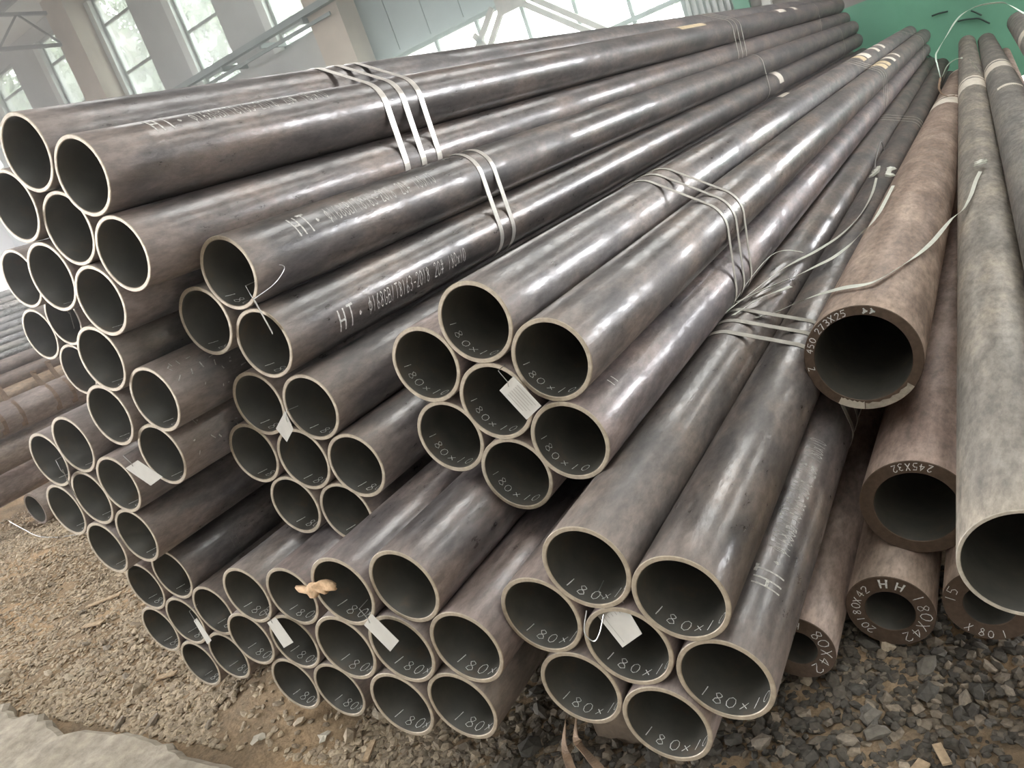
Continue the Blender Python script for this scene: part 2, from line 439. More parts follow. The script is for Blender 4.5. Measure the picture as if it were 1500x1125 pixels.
# side walls: low masonry with long openings above; front open with a header
lw = MB(); lw.box(X_L-.3, X_L, Y_F, WALL_Y+.3, 0, 1.8); lw.box(X_L-.3, X_L, Y_F, WALL_Y+.3, 5.0, EAVE)
for y in (-9, -3.5, 2, 7.5, 12.7): lw.box(X_L-.3, X_L, y, y+.5, 1.8, 5.)
struct(lw.build('wall_left', M['wall_grey']), 'left side wall with wide openings')
rw = MB(); rw.box(X_R, X_R+.3, Y_F, 3., 0, EAVE); rw.box(X_R, X_R+.3, 12., WALL_Y+.3, 0, EAVE); rw.box(X_R, X_R+.3, 3., 12., 0, BZ0); rw.box(X_R, X_R+.3, 3., 12., BZ1, EAVE)
struct(rw.build('wall_right', M['wall_grey']), 'right side wall')
fw = MB(); fw.box(X_L, -21, Y_F-.3, Y_F, 0, EAVE); fw.box(-10.5, X_R, Y_F-.3, Y_F, 0, EAVE); fw.box(-21, -10.5, Y_F-.3, Y_F, 5.4, EAVE)
struct(fw.build('wall_front', M['wall_grey']), 'front wall with a wide doorway')
# portals
for i, x0 in enumerate(win_x[1:]): portal('portal_window_%d' % i, (x0+WW/2, WALL_Y-.1, Z(4.9)), WW, 2.9, (0, -1, 0))
portal('portal_low_glazing', (-6.77, WALL_Y-.12, Z(1.03)), 5.9, 2.7, (0, -1, 0))
portal('portal_band', ((BX0+BX1)/2, WALL_Y-.05, (BZ0+BZ1)/2), BX1-BX0, BZ1-BZ0, (0, -1, 0))
portal('portal_right', (X_R-.05, 7.5, (BZ0+BZ1)/2), 9., BZ1-BZ0, (-1, 0, 0))
for i, (a, b_) in enumerate(SK): portal('portal_skylight_%d' % i, ((a+b_)/2, 1.25, EAVE-.01), b_-a, 18.5, (0, 0, -1))
portal('portal_left', (X_L+.1, 2, 3.4), 22, 3.2, (1, 0, 0))
portal('portal_front', (-15.75, Y_F+.1, 2.7), 10.5, 5.4, (0, 1, 0))

# =================================================================== ground
def fbm(x, y, seed, octaves=4, base=1.):
    r = np.random.default_rng(seed); out = np.zeros_like(x); amp = 1.
    for o in range(octaves):
        f_ = base * 2**o
        for _ in range(3):
            a = r.uniform(0, 2*np.pi); p = r.uniform(0, 6.28, 2); k = r.uniform(.7, 1.3)*f_
            out += amp*np.sin(k*(np.cos(a)*x+np.sin(a)*y)+p[0]+1.3*np.sin(k*.6*(np.sin(a)*x-np.cos(a)*y)+p[1]))/3
        amp *= .5
    return out
def gz(x, y):
    x = np.asarray(x, float); y = np.asarray(y, float)
    z = -.02 + .022*fbm(x, y, 3, 4, 1.6)
    z += .13*np.exp(-(((x+2.10)/.28)**2 + ((y-1.34)/.2)**2))      # sand heap in front of the left stacks
    z += .05*np.exp(-(((x+3.3)/.7)**2 + ((y-1.9)/.5)**2))
    z += .06*np.exp(-(((x+5.6)/1.0)**2 + ((y-2.3)/.35)**2))
    z -= .05*np.exp(-(((x+.25)/.9)**2 + ((y-1.1)/.5)**2))
    return z
nx, ny = 420, 300
gx = np.linspace(-9., 2.2, nx); gy = .2 + 7.*np.linspace(0, 1, ny)**1.5
GX, GY = np.meshgrid(gx, gy)
GZ = gz(GX, GY) + .006*fbm(GX, GY, 9, 4, 22.)
verts = np.stack([GX, GY, GZ], -1).reshape(-1, 3)
idx = np.arange(nx*ny).reshape(ny, nx)
faces = np.stack([idx[:-1,:-1], idx[:-1,1:], idx[1:,1:], idx[1:,:-1]], -1).reshape(-1, 4)
def np_mesh(name, verts, faces, smooth=True):
    me = bpy.data.meshes.new(name)
    nf, k = faces.shape
    me.vertices.add(len(verts)); me.vertices.foreach_set('co', np.ascontiguousarray(verts, np.float32).ravel())
    me.loops.add(nf*k); me.loops.foreach_set('vertex_index', np.ascontiguousarray(faces, np.int32).ravel())
    me.polygons.add(nf); me.polygons.foreach_set('loop_start', np.arange(0, nf*k, k, dtype=np.int32))
    me.polygons.foreach_set('use_smooth', np.full(nf, smooth))
    me.update(calc_edges=True); me.validate()
    return me
def dirt_mat():
    m, nt, b = new_mat('sandy_dirt'); L = nt.links.new
    tc = N(nt, 'ShaderNodeTexCoord')
    n1 = N(nt, 'ShaderNodeTexNoise', inp={'Scale': 2.2, 'Detail': 5., 'Roughness': .6}); L(tc.outputs['Object'], n1.inputs['Vector'])
    n2 = N(nt, 'ShaderNodeTexNoise', inp={'Scale': 70., 'Detail': 5., 'Roughness': .7}); L(tc.outputs['Object'], n2.inputs['Vector'])
    r1 = ramp(nt, [(.35, (.20,.152,.105)), (.55, (.34,.245,.155)), (.7, (.45,.30,.175))]); L(n1.outputs['Fac'], r1.inputs['Fac'])
    r2_ = ramp(nt, [(.3, .6), (.7, 1.3)]); L(n2.outputs['Fac'], r2_.inputs['Fac'])
    mx_ = N(nt, 'ShaderNodeMix', data_type='RGBA', blend_type='MULTIPLY'); mx_.inputs['Factor'].default_value = 1.
    L(r1.outputs['Color'], mx_.inputs['A']); L(r2_.outputs['Color'], mx_.inputs['B']); L(mx_.outputs['Result'], b.inputs['Base Color'])
    b.inputs['Roughness'].default_value = .95; b.inputs['Specular IOR Level'].default_value = .2
    bp = N(nt, 'ShaderNodeBump', inp={'Strength': .6, 'Distance': .01}); L(n2.outputs['Fac'], bp.inputs['Height']); L(bp.outputs['Normal'], b.inputs['Normal'])
    return m
M['dirt'] = dirt_mat()
struct(link('floor', np_mesh('floor', verts, faces), M['dirt']), 'sandy dirt yard under the pipe stacks')
M['far_ground'] = simple('packed_earth', (.24,.2,.155), .95, 0, .2, .8)
struct(MB().box(-80, 60, -60, 90, -.4, -.12).build('floor_base', M['far_ground']), 'packed earth floor of the shed and yard')
# concrete slab with a broken edge
M['concrete'] = simple('worn_concrete', (.35,.305,.245), .9, 0, .28, 22., .6)
ex = np.arange(-9., -1.55, .045)
ey = 1.0 + .02*np.sin(ex*3.1) + .03*fbm(ex, ex*0, 21, 5, 5.) - .10*np.clip(ex+2.2, 0, 1)
ey = ey + .006*rng.normal(size=len(ex)) +   .011*np.floor(2.2*np.sin(ex*7.3+1.)+2*np.sin(ex*2.9+.5)+1.5*np.sin(ex*17.))/2.
ey = np.where((ex > -3.58) & (ex < -3.42), ey-.03, ey)
sv, sf = [], []
for i, (a, b_) in enumerate(zip(ex, ey)):
    top = float(.035 + .004*math.sin(i*.9))
    sv += [(a, -6., .03), (a, b_-.02, top), (a, b_, top-.012), (a, b_+.012, -.1)]
for i in range(len(ex)-1):
    for k in range(3): sf.append((4*i+k, 4*(i+1)+k, 4*(i+1)+k+1, 4*i+k+1))
struct(link('floor_slab', mesh('floor_slab', sv, sf), M['concrete']), 'pale concrete slab with a broken edge')

# gravel: uncountable chips, one object
ico_v = []
phi_ = (1+5**.5)/2
for s1 in (-1, 1):
    for s2 in (-1, 1):
        ico_v += [(0, s1, s2*phi_), (s1, s2*phi_, 0), (s2*phi_, 0, s1)]
ico_v = np.array(ico_v)/math.hypot(1, phi_)
bmt = bmesh.new()
for v in ico_v: bmt.verts.new(v)
bmesh.ops.convex_hull(bmt, input=bmt.verts)
bmt.verts.index_update()
ico_f = np.array([[v.index for v in f_.verts] for f_ in bmt.faces]); ico_v = np.array([tuple(v.co) for v in bmt.verts]); bmt.free()

def chips(n, xr, yr, size, seed, flat=.55):
    r = np.random.default_rng(seed)
    x = r.uniform(*xr, n); y = r.uniform(*yr, n)
    return x, y, r.uniform(size[0], size[1], n)*r.uniform(.6, 1., n), r.uniform(.35, flat, n)
parts = [chips(30000, (-7.6, -1.4), (.98, 2.6), (.007, .017), 1), chips(9000, (-3.6, -1.5), (1., 1.75), (.009, .02), 2),
         chips(11000, (-1.7, .5), (.85, 2.0), (.010, .021), 3, .8), chips(3000, (-7.5, -4), (2.2, 3.6), (.01, .025), 4)]
cx_ = np.concatenate([p[0] for p in parts]); cy_ = np.concatenate([p[1] for p in parts]); cs_ = np.concatenate([p[2] for p in parts]); cf_ = np.concatenate([p[3] for p in parts])
dens = fbm(cx_, cy_, 31, 3, 2.5)
keep = ((dens > -.6) | (rng.random(len(cx_)) < .6)) & ~((cx_ < -1.6) & (cy_ < 1.03+.02)) & ~((((cx_+2.12)/.33)**2+((cy_-1.2)/.16)**2 < 1) & (rng.random(len(cx_)) < .88))
cx_, cy_, cs_, cf_ = cx_[keep], cy_[keep], cs_[keep], cf_[keep]
n = len(cx_)
V = np.repeat(ico_v[None], n, 0) * rng.uniform(.7, 1.25, (n, 12, 1))
V *= np.stack([rng.uniform(.8, 1.5, n), rng.uniform(.6, 1., n), cf_], -1)[:, None, :]
an = rng.uniform(0, 2*np.pi, n); ti = rng.normal(0, .35, n)
c_, s_2 = np.cos(ti)[:, None], np.sin(ti)[:, None]
V = np.stack([V[..., 0]*c_-V[..., 2]*s_2, V[..., 1], V[..., 0]*s_2+V[..., 2]*c_], -1)
c_, s_2 = np.cos(an)[:, None], np.sin(an)[:, None]
V = np.stack([V[..., 0]*c_-V[..., 1]*s_2, V[..., 0]*s_2+V[..., 1]*c_, V[..., 2]], -1)
V = V*cs_[:, None, None] + np.stack([cx_, cy_, gz(cx_, cy_)+cs_*.22], -1)[:, None, :]
F = (ico_f[None]+12*np.arange(n)[:, None, None]).reshape(-1, 3)
gme = np_mesh('gravel', V.reshape(-1, 3), F, False)
ca = gme.color_attributes.new('chip', 'FLOAT_COLOR', 'POINT')
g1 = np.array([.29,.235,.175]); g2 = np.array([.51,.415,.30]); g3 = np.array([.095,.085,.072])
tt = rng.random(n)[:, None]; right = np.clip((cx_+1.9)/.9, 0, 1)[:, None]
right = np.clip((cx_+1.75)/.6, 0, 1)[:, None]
col = (g1*(1-tt)+g2*tt)*(1-right) + (g3*.8*(1-tt**3)+g1*.9*tt**3)*right  # right side chips coloured darker to stand in for shade under the pipes
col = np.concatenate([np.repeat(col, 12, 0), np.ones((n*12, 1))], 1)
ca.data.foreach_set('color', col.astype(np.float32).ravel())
def gravel_mat():
    m, nt, b = new_mat('gravel_stone'); L = nt.links.new
    at = N(nt, 'ShaderNodeAttribute', attribute_name='chip'); tc = N(nt, 'ShaderNodeTexCoord')
    nz = N(nt, 'ShaderNodeTexNoise', inp={'Scale': 120., 'Detail': 4.}); L(tc.outputs['Object'], nz.inputs['Vector'])
    r = ramp(nt, [(.3, .75), (.7, 1.2)]); L(nz.outputs['Fac'], r.inputs['Fac'])
    mx_ = N(nt, 'ShaderNodeMix', data_type='RGBA', blend_type='MULTIPLY'); mx_.inputs['Factor'].default_value = 1.
    L(at.outputs['Color'], mx_.inputs['A']); L(r.outputs['Color'], mx_.inputs['B']); L(mx_.outputs['Result'], b.inputs['Base Color'])
    b.inputs['Roughness'].default_value = .85; b.inputs['Specular IOR Level'].default_value = .3
    return m
tag(link('gravel', gme, gravel_mat()), 'crushed stone gravel spread over the dirt yard', 'gravel', None, 'stuff')

# =================================================================== pipes
# near-end centre (x, y, z relative to the eye), drift of the axis per metre (x, z), length
PIPES = {
'A1':(-1.844,1.114,0.377,0.0013,0.0019),'A2':(-1.693,1.116,0.277,0.0016,0.0031),'A3':(-2.004,1.120,0.293,0.0010,0.0017),'A4':(-1.853,1.128,0.195,0.0012,0.0023),
'A5':(-1.701,1.126,0.095,0.0019,0.0035),'A7':(-2.014,1.126,0.112,0.0010,0.0019),'A8':(-1.863,1.123,0.016,0.0010,0.0023),
'A6':(-2.461,1.290,0.158,0.0006,-0.0002),'B1':(-2.743,1.407,-0.011,0.0001,-0.0002),'B2':(-2.564,1.403,0.010,0.0001,-0.0001),'B3':(-2.635,1.408,-0.158,0.0001,-0.0002),
'B4':(-1.989,1.128,-0.118,0.0003,-0.0007),'B5':(-2.088,1.133,-0.268,0.0004,-0.0007),'B6':(-1.872,1.138,-0.255,0.0001,-0.0004),'B7':(-1.972,1.146,-0.406,0.0003,-0.0006),
'C1':(-2.501,1.128,-0.359,0.0004,-0.0001),'C2':(-2.324,1.125,-0.326,0.0004,-0.0001),'C3':(-2.562,1.127,-0.528,0.0003,0.0),'C4':(-2.385,1.129,-0.499,0.0001,0.0001),
'C5':(-2.209,1.127,-0.467,0.0,0.0003),'C6':(-2.447,1.126,-0.669,0.0,0.0003),'C7':(-2.269,1.134,-0.638,0.0,0.0001),
'D1':(-2.521,1.207,-0.868,0.0002,0.0),'D2':(-2.346,1.211,-0.826,0.0,0.0002),'D3':(-2.573,1.208,-1.040,0.0,0.0004),'D4':(-2.398,1.207,-1.000,0.0001,0.0002),
'D5':(-2.223,1.209,-0.959,0.0002,0.0001),'D6':(-2.449,1.209,-1.174,0.0001,0.0003),'D7':(-2.273,1.212,-1.134,0.0001,0.0004),
'E1':(-1.906,1.141,-0.850,-0.0003,0.0007),'E2':(-1.726,1.145,-0.855,-0.0004,0.0007),'E3':(-1.999,1.146,-1.004,-0.0002,0.0008),'E4':(-1.819,1.151,-1.010,-0.0003,0.0008),
'E5':(-1.913,1.154,-1.164,-0.0003,0.0009),'E6':(-1.733,1.153,-1.169,-0.0003,0.0007),
'E7':(-1.447,1.026,-0.909,0.0001,0.0001),'F1':(-1.364,1.023,-0.750,0.0002,0.0001),'F2':(-1.184,1.032,-0.743,0.0002,-0.0001),'F3':(-1.267,1.026,-0.903,0.0002,0.0),
'F4':(-1.086,1.033,-0.895,0.0002,-0.0002),'F5':(-1.348,1.026,-1.064,0.0002,-0.0002),'F6':(-1.168,1.031,-1.054,0.0003,-0.0004),
'G1':(-1.549,1.253,-0.027,-0.0014,0.0015),'G2':(-1.705,1.253,-0.117,-0.0010,0.0019),'G3':(-1.551,1.263,-0.210,-0.0009,0.0028),
'G4':(-1.699,1.288,-0.362,0.0002,0.0007),'G5':(-1.523,1.289,-0.398,-0.0002,0.0013),'H1':(-1.817,1.294,-0.498,0.0001,0.0007),'H2':(-1.641,1.297,-0.536,0.0,0.0009),
'H3':(-1.465,1.296,-0.572,0.0,0.0010),'H4':(-1.761,1.303,-0.670,0.0,0.0007),'H5':(-1.585,1.307,-0.708,0.0001,0.0007),
'I1':(-0.965,1.300,-0.287,0.0013,-0.0030),'I2':(-1.133,1.302,-0.355,0.0009,-0.0015),'I3':(-0.821,1.300,-0.397,0.0011,-0.0019),'I4':(-0.988,1.301,-0.465,0.0009,-0.0015),
'I5':(-1.154,1.312,-0.535,0.0008,-0.0012),'I6':(-0.844,1.299,-0.576,0.0006,-0.0009),'I7':(-1.011,1.308,-0.644,0.0007,-0.0011),
'J1':(-0.766,1.084,-0.739,-0.0023,-0.0019),'J2':(-0.599,1.084,-0.806,-0.0050,-0.0015),'J3':(-0.908,1.083,-0.848,-0.0020,-0.0015),'J4':(-0.739,1.086,-0.917,-0.0025,-0.0015),
'J5':(-0.882,1.084,-1.026,-0.0019,-0.0016),'J6':(-0.569,1.090,-0.985,-0.0028,-0.0013),'J7':(-0.713,1.080,-1.094,-0.0020,-0.0016),
'K1':(-0.388,1.964,-0.743,-0.0022,-0.0215),'K2':(-0.315,1.780,-1.060,0.0160,-0.0150),'K3':(-0.400,1.658,-1.260,-0.0013,-0.0003),'K4':(-0.583,1.507,-1.252,0.0,0.0),
'K5':(-0.195,1.649,-1.235,0.0002,-0.0014),'K6':(-0.076,1.176,-0.807,-0.0244,0.0127),
'K7':(0.080,1.30,-0.668,-0.0205,-0.0040),'K8':(0.268,1.50,-0.55,-0.0060,-0.0060),'K9':(0.10,1.60,-0.86,-0.0080,-0.0020),
}
SIZE = {'K1':(.1365,.025,8.3),'K2':(.1225,.032,5.),'K3':(.096,.0425,9.),'K4':(.085,.040,9.),'K5':(.09,.040,9.),'K6':(.095,.0065,11.04),'K7':(.095,.0065,10.8),'K8':(.115,.008,10.6),'K9':(.06,.006,10.)}
LEN = {'A2':11.03,'A5':11.31,'G1':10.87,'G3':10.97,'I3':11.05,'I1':11.0}
MATS = {'K1':('steel_brown','rim_brown'),'K2':('steel_brown','rim_brown'),'K3':('steel_brown','rim_brown'),'K4':('steel_brown','rim_brown'),'K5':('steel_brown','rim_brown'),
        'K6':('steel_grey','rim_grey'),'K7':('steel_grey','rim_grey'),'K8':('steel_grey','rim_grey'),'K9':('steel_brown','rim_brown')}
BUNDLE = {'A':'the topmost left bundle','M':'the recessed far left column','B':'the dark group below the topmost left bundle','C':'the middle bundle at far left','D':'the lowest far left bundle',
          'E':'the bottom left bundle','F':'the bottom centre bundle','G':'the two-strap bundle left of centre','H':'the seven-pipe bundle under the two-strap pipes','I':'the central three-strap bundle','J':'the front right bundle'}
POS7 = ['top left', 'top right', 'middle left', 'centre', 'middle right', 'bottom left', 'bottom right']
LAB = {}
def lab(bundle, keys, posn):
    for k, p in zip(keys, posn): LAB[k] = (bundle, p)
lab('A', 'A1 A2 A3 A4 A5 A7 A8'.split(), POS7)
lab('M', 'A6 B1 B2 B3'.split(), ['top', 'leftmost', 'tag-bearing', 'lowest'])
lab('B', 'B4 B5 B6 B7'.split(), ['top left', 'lower left', 'upper right', 'lowest'])
lab('C', 'C1 C2 C3 C4 C5 C6 C7'.split(), POS7)
lab('D', 'D1 D2 D3 D4 D5 D6 D7'.split(), POS7)
lab('E', 'E1 E2 E3 E4 E5 E6'.split(), ['top left', 'top right', 'middle left', 'middle right', 'bottom left', 'bottom right'])
lab('F', 'F1 F2 E7 F3 F4 F5 F6'.split(), POS7)
lab('G', 'G1 G2 G3'.split(), ['top', 'left', 'right'])
lab('H', 'G4 G5 H1 H2 H3 H4 H5'.split(), POS7)
lab('I', 'I1 I3 I2 I4 I6 I5 I7'.split(), ['top left', 'top right', 'upper left', 'centre', 'lower right', 'lower left', 'bottom'])
lab('J', 'J1 J2 J3 J4 J6 J5 J7'.split(), POS7)
KLAB = {'K1':'thick-walled brown steel pipe with chalked rim, nearest of the right heap','K2':'thick-walled brown steel pipe half hidden behind the big grey pipe, chalked 245',
        'K3':'very thick-walled small brown pipe lying low on the gravel, chalked 180','K4':'thick-walled pipe end on the gravel half hidden by the front right bundle',
        'K5':'thick-walled pipe end on the gravel under the big grey pipe at the right edge','K6':'grey thin-walled steel pipe running up the right edge, end cut by the frame',
        'K7':'grey steel pipe with cream band beside the right edge grey pipe','K8':'grey steel pipe at the far right corner, only its far length in view','K9':'small brown pipe glimpsed between the two far right grey pipes'}

pipe_cache = {}
def pipe_mesh(R, t, Lg, seg=64):
    key = (round(R, 4), round(t, 4), round(Lg, 2))
    if key in pipe_cache: return pipe_cache[key]
    c = min(.0016, t*.15)
    prof = [(R, Lg-c, 0), (R, c, 0), (R-c, 0, 1), (R-t+c, 0, 1), (R-t, c, 2), (R-t, Lg-c, 2), (R-t+c, Lg, 1), (R-c, Lg, 1)]
    # extra loops so the varnish detail and the bore shade evenly
    vs_, fs, ms = [], [], []
    for r, y, _ in prof:
        for k in range(seg):
            a = 2*math.pi*k/seg
            vs_.append((r*math.cos(a), y, r*math.sin(a)))
    slot = [0, 1, 1, 1, 2, 1, 1, 1]
    n_ = len(prof)
    for i in range(n_):
        for k in range(seg):
            a = i*seg+k; b_ = i*seg+(k+1) % seg; c2 = ((i+1) % n_)*seg+(k+1) % seg; d_ = ((i+1) % n_)*seg+k
            fs.append((a, b_, c2, d_)); ms.append(slot[i])
    me = mesh('steel_pipe', vs_, fs)
    me.polygons.foreach_set('material_index', ms)
    me.polygons.foreach_set('use_smooth', [m_ in (0, 2) for m_ in ms])
    me.update()
    pipe_cache[key] = me
    return me
mesh_mats = {}
pipes = {}
def add_pipe(name, key, p, R, t, Lg, mats, label, group):
    ck = (round(R, 4), round(t, 4), round(Lg, 2), mats)
    if ck not in mesh_mats:
        me = pipe_mesh(R, t, Lg).copy()
        for m_ in (M[mats[0]], M[mats[1]], M['bore']): me.materials.append(m_)
        mesh_mats[ck] = me
    o = bpy.data.objects.new(name, mesh_mats[ck]); C.objects.link(o)
    o.location = (p[0], p[1], Z(p[2]))
    d_ = Vector((p[3], 1, p[4])).normalized()
    xx = d_.cross(Vector((0, 0, 1))).normalized(); zz = xx.cross(d_)
    o.rotation_euler = Matrix((xx, d_, zz)).transposed().to_euler()
    v = random.uniform(.86, 1.16)
    o.color = (v*random.uniform(.97, 1.04), v, v*random.uniform(.95, 1.03), 1)
    tag(o, label, 'pipe', group)
    pipes[key] = o
    return o
for k, p in PIPES.items():
    R, t, Lg = SIZE.get(k, (.09, .010, LEN.get(k, 11.0)))
    if k in KLAB: lb, gr = KLAB[k], 'loose heap of pipes on the right'
    else:
        bd, ps = LAB[k]; lb = 'dark oiled steel pipe, %s of %s' % (ps, BUNDLE[bd]); gr = 'pipes of ' + BUNDLE[bd]
    add_pipe('steel_pipe', k, p, R, t, Lg, MATS.get(k, ('steel', 'rim')), lb, gr)

# ------------------------------------------------------------------ writing: stroke lettering laid on the steel
G = {
'0': [[(.3,1),(.08,.85),(0,.5),(.08,.15),(.3,0),(.52,.15),(.6,.5),(.52,.85),(.3,1)]],
'1': [[(.3,1),(.26,.5),(.2,0)]],
'2': [[(.02,.8),(.15,.98),(.4,1),(.55,.8),(.45,.55),(.02,.02),(.6,.02)]],
'3': [[(.03,.93),(.3,1),(.52,.8),(.4,.57),(.2,.52)],[(.2,.52),(.48,.45),(.56,.2),(.33,0),(.02,.08)]],
'4': [[(.42,0),(.45,1),(0,.35),(.62,.35)]],
'5': [[(.56,1),(.1,1),(.06,.57),(.35,.6),(.56,.35),(.45,.05),(.05,.03)]],
'6': [[(.5,1),(.15,.65),(.02,.25),(.2,0),(.45,.05),(.52,.3),(.3,.48),(.06,.3)]],
'7': [[(.02,1),(.56,1),(.22,0)]],
'8': [[(.45,.88),(.25,1),(.08,.83),(.2,.6),(.47,.4),(.56,.17),(.32,0),(.06,.12),(.12,.38),(.42,.62),(.5,.8),(.45,.88)]],
'x': [[(.05,.62),(.5,.1)],[(.5,.65),(.02,.06)]],
'X': [[(.0,1),(.55,0)],[(.55,1),(0,0)]],
'H': [[(0,1),(0,0)],[(0,.5),(.5,.5)],[(.5,1),(.5,0)]],
'T': [[(0,1),(.6,1)],[(.3,1),(.3,0)]],
'Z': [[(.02,1),(.55,1),(.05,0),(.6,0)]],
'G': [[(.55,.85),(.3,1),(.05,.75),(0,.4),(.12,.05),(.4,0),(.55,.2),(.55,.45),(.32,.45)]],
'B': [[(0,0),(0,1),(.4,.95),(.5,.75),(.38,.55),(0,.52)],[(.38,.55),(.55,.35),(.45,.05),(0,0)]],
'/': [[(0,0),(.35,1)]],
'-': [[(.08,.45),(.5,.45)]],
'.': [[(.22,.42),(.30,.50),(.36,.42),(.28,.36),(.22,.42)]],
'O': [[(.3,.8),(.02,.65),(.02,.3),(.3,.15),(.56,.3),(.56,.65),(.3,.8)],[(.42,1.05),(.16,-.08)]],
'#': [[(.15,0),(.25,1)],[(.4,0),(.5,1)],[(0,.33),(.6,.33)],[(.02,.68),(.62,.68)]],
'D': [[(0,0),(0,1),(.35,.95),(.55,.6),(.45,.1),(0,0)]],
'>': [[(0,.9),(.5,.5),(0,.15)],[(.05,.5),(.6,.5)],[(.1,.75),(.5,.5),(.1,.3)]],
' ': [],
}
def text_strokes(txt, height, wscale=1., gap=.22, wob=0., r=random):
    out = []; x = 0
    for ch in txt:
        gl = G[ch]; dx, dy = r.uniform(-wob, wob), r.uniform(-wob, wob); sc = 1+r.uniform(-wob, wob)
        for st in gl:
            out.append([((x+u*sc*wscale+dx+(.0+wob*.8)*v_)*height, (v_*sc+dy)*height) for u, v_ in st])
        x += (.62 if gl else .38)*wscale + gap*wscale
    return out, x*height
def ribbons(strokes, fmap, width, name, mat, parent):
    """fmap(u, v) -> 3D point just above the steel"""
    vs_, fs = [], []
    for st in strokes:
        P = [Vector(p) for p in st]
        Q = []
        for a, b_ in zip(P[:-1], P[1:]):
            k = max(1, int((b_-a).length/.006))
            for i in range(k): Q.append(a.lerp(b_, i/k))
        Q.append(P[-1])
        n0 = len(vs_)
        for i, q in enumerate(Q):
            d_ = Q[min(i+1, len(Q)-1)]-Q[max(i-1, 0)]
            nn = Vector((-d_.y, d_.x)); nn = nn.normalized() if nn.length > 0 else Vector((0, 1))
            wv = width*(.75+.5*random.random())/2
            for s in (-1, 1):
                e = q+nn*(s*wv); vs_.append(tuple(fmap(e.x, e.y)))
        for i in range(len(Q)-1):
            a = n0+2*i; fs.append((a, a+1, a+3, a+2))
    o = link(name, mesh(name, vs_, fs), mat, parent); o['kind'] = 'stuff'
    return o
def bore_text(key, txt, ang0, depth, height, width=.0017):
    """chalk inside the bore: runs round the bottom of the bore, tops of letters deeper in"""
    R, t, _ = SIZE.get(key, (.09, .010, 11)); r = R-t-.0006
    st, ln = text_strokes(txt, height, 1.05, .34, .09)
    a0 = math.radians(ang0)
    fm = lambda u, v_: (r*math.cos(a0+u/r), depth+v_, r*math.sin(a0+u/r))
    return ribbons(st, fm, width, 'chalk_writing', M['chalk'], pipes[key])
def stencil(key, txt, y0, y1, ang, height, width, mat):
    """paint stencil along the pipe"""
    R = SIZE.get(key, (.09, .01, 11))[0]+.0006
    st, ln = text_strokes(txt, height, 1., .25)
    sc = (y1-y0)/ln; a0 = math.radians(ang)
    fm = lambda u, v_: (R*math.cos(a0+v_/R), y0+u*sc, R*math.sin(a0+v_/R))
    return ribbons(st, fm, width, 'stencil_lettering', mat, pipes[key])
def rim_text(key, txt, ang0, rad, height, width=.003, inward=False):
    """chalk on the cut face"""
    st, ln = text_strokes(txt, height, 1., .28, .06)
    a0 = math.radians(ang0)
    if inward: fm = lambda u, v_: ((rad-v_)*math.cos(a0+u/rad), -.0006, (rad-v_)*math.sin(a0+u/rad))
    else: fm = lambda u, v_: ((rad+v_)*math.cos(a0-u/rad), -.0006, (rad+v_)*math.sin(a0-u/rad))
    return ribbons(st, fm, width, 'chalk_writing', M['chalk'], pipes[key])
for k in PIPES:
    b0 = k[0]
    if b0 == 'K' or k in ('A1','A2','A3','A4','A5','A6','B1','B2','F2'): continue
    if b0 == 'I':
        bore_text(k, '180x10', random.uniform(-188, -178), .022, .024, .0013)
    elif b0 in 'ABC': bore_text(k, '180', random.uniform(-128, -118), .02, .03)
    elif b0 in 'DH' or k in ('G3','G4','G5','G2'): bore_text(k, '180x', random.uniform(-138, -128), .018, .03)
    elif b0 in 'EF': bore_text(k, '180x1', random.uniform(-146, -138), .016, .028)
    else: bore_text(k, '180x10', random.uniform(-150, -144), .016, .026)
SPEC = 'O168GB/T8163-2018  20#  180x10'
def full_stencil(k, ang, mat, mat2):
    stencil(k, 'HT.', .18, .285, ang-9, .058, .0065, mat)
    stencil(k, SPEC, .30, .80, ang-4, .043, .0036, mat2)
full_stencil('G3', -18-8, M['stencil'], M['stencil'])
full_stencil('G1', 28-6, M['stencil'], M['stencil'])
full_stencil('A2', 48-8, M['stencil'], M['stencil'])
full_stencil('J6', 56-12, M['stencil'], M['stencil'])
stencil('D2', 'HT.', .18, .30, -14, .055, .003, M['stencil_dim'])
stencil('I6', '11', .13, .17, 40, .02, .003, M['stencil'])
rim_text('K1', '450 273X25', 164, .1145, .0160, .0020)
rim_text('K1', 'Z', 186, .116, .015, .0020)
rim_text('K1', '>>', 78, .114, .017, .004)
rim_text('K2', '245X32', 62, .117, .018, .0022, True)
rim_text('K3', '20180X42', 232, .064, .018, .0019)
rim_text('K3', 'H', 96, .064, .024, .004); rim_text('K3', 'H', 68, .064, .022, .003)
rim_text('K3', '180X42', 35, .062, .024, .0016)
rim_text('K4', 'H', 84, .055, .02, .0018); rim_text('K4', '80X42', 45, .053, .024, .0018)
rim_text('K5', '15', 170, .064, .02, .0018); rim_text('K5', 'X 80 1', 225, .084, .02, .0018, True)
def rim_sector(key, a0, a1, r0, r1, mat, name, label):
    vs_, fs = [], []; n_ = 14
    for i in range(n_+1):
        a = math.radians(a0+(a1-a0)*i/n_); j = .002*math.sin(i*2.1)
        vs_ += [((r0+j)*math.cos(a), -.0007, (r0+j)*math.sin(a)), ((r1)*math.cos(a), -.0007, (r1)*math.sin(a))]
    for i in range(n_): fs.append((2*i, 2*i+2, 2*i+3, 2*i+1))
    o = link(name, mesh(name, vs_, fs), M[mat], pipes[key]); o['label'] = label
rim_sector('K1', -126, -99, .1165, .1355, 'scrap', 'bare_patch', 'pale bare patch on the lower rim')
rim_sector('K1', -98, -42, .119, .1355, 'rim_grey', 'torn_edge', 'rough grey torn edge along the lower rim')
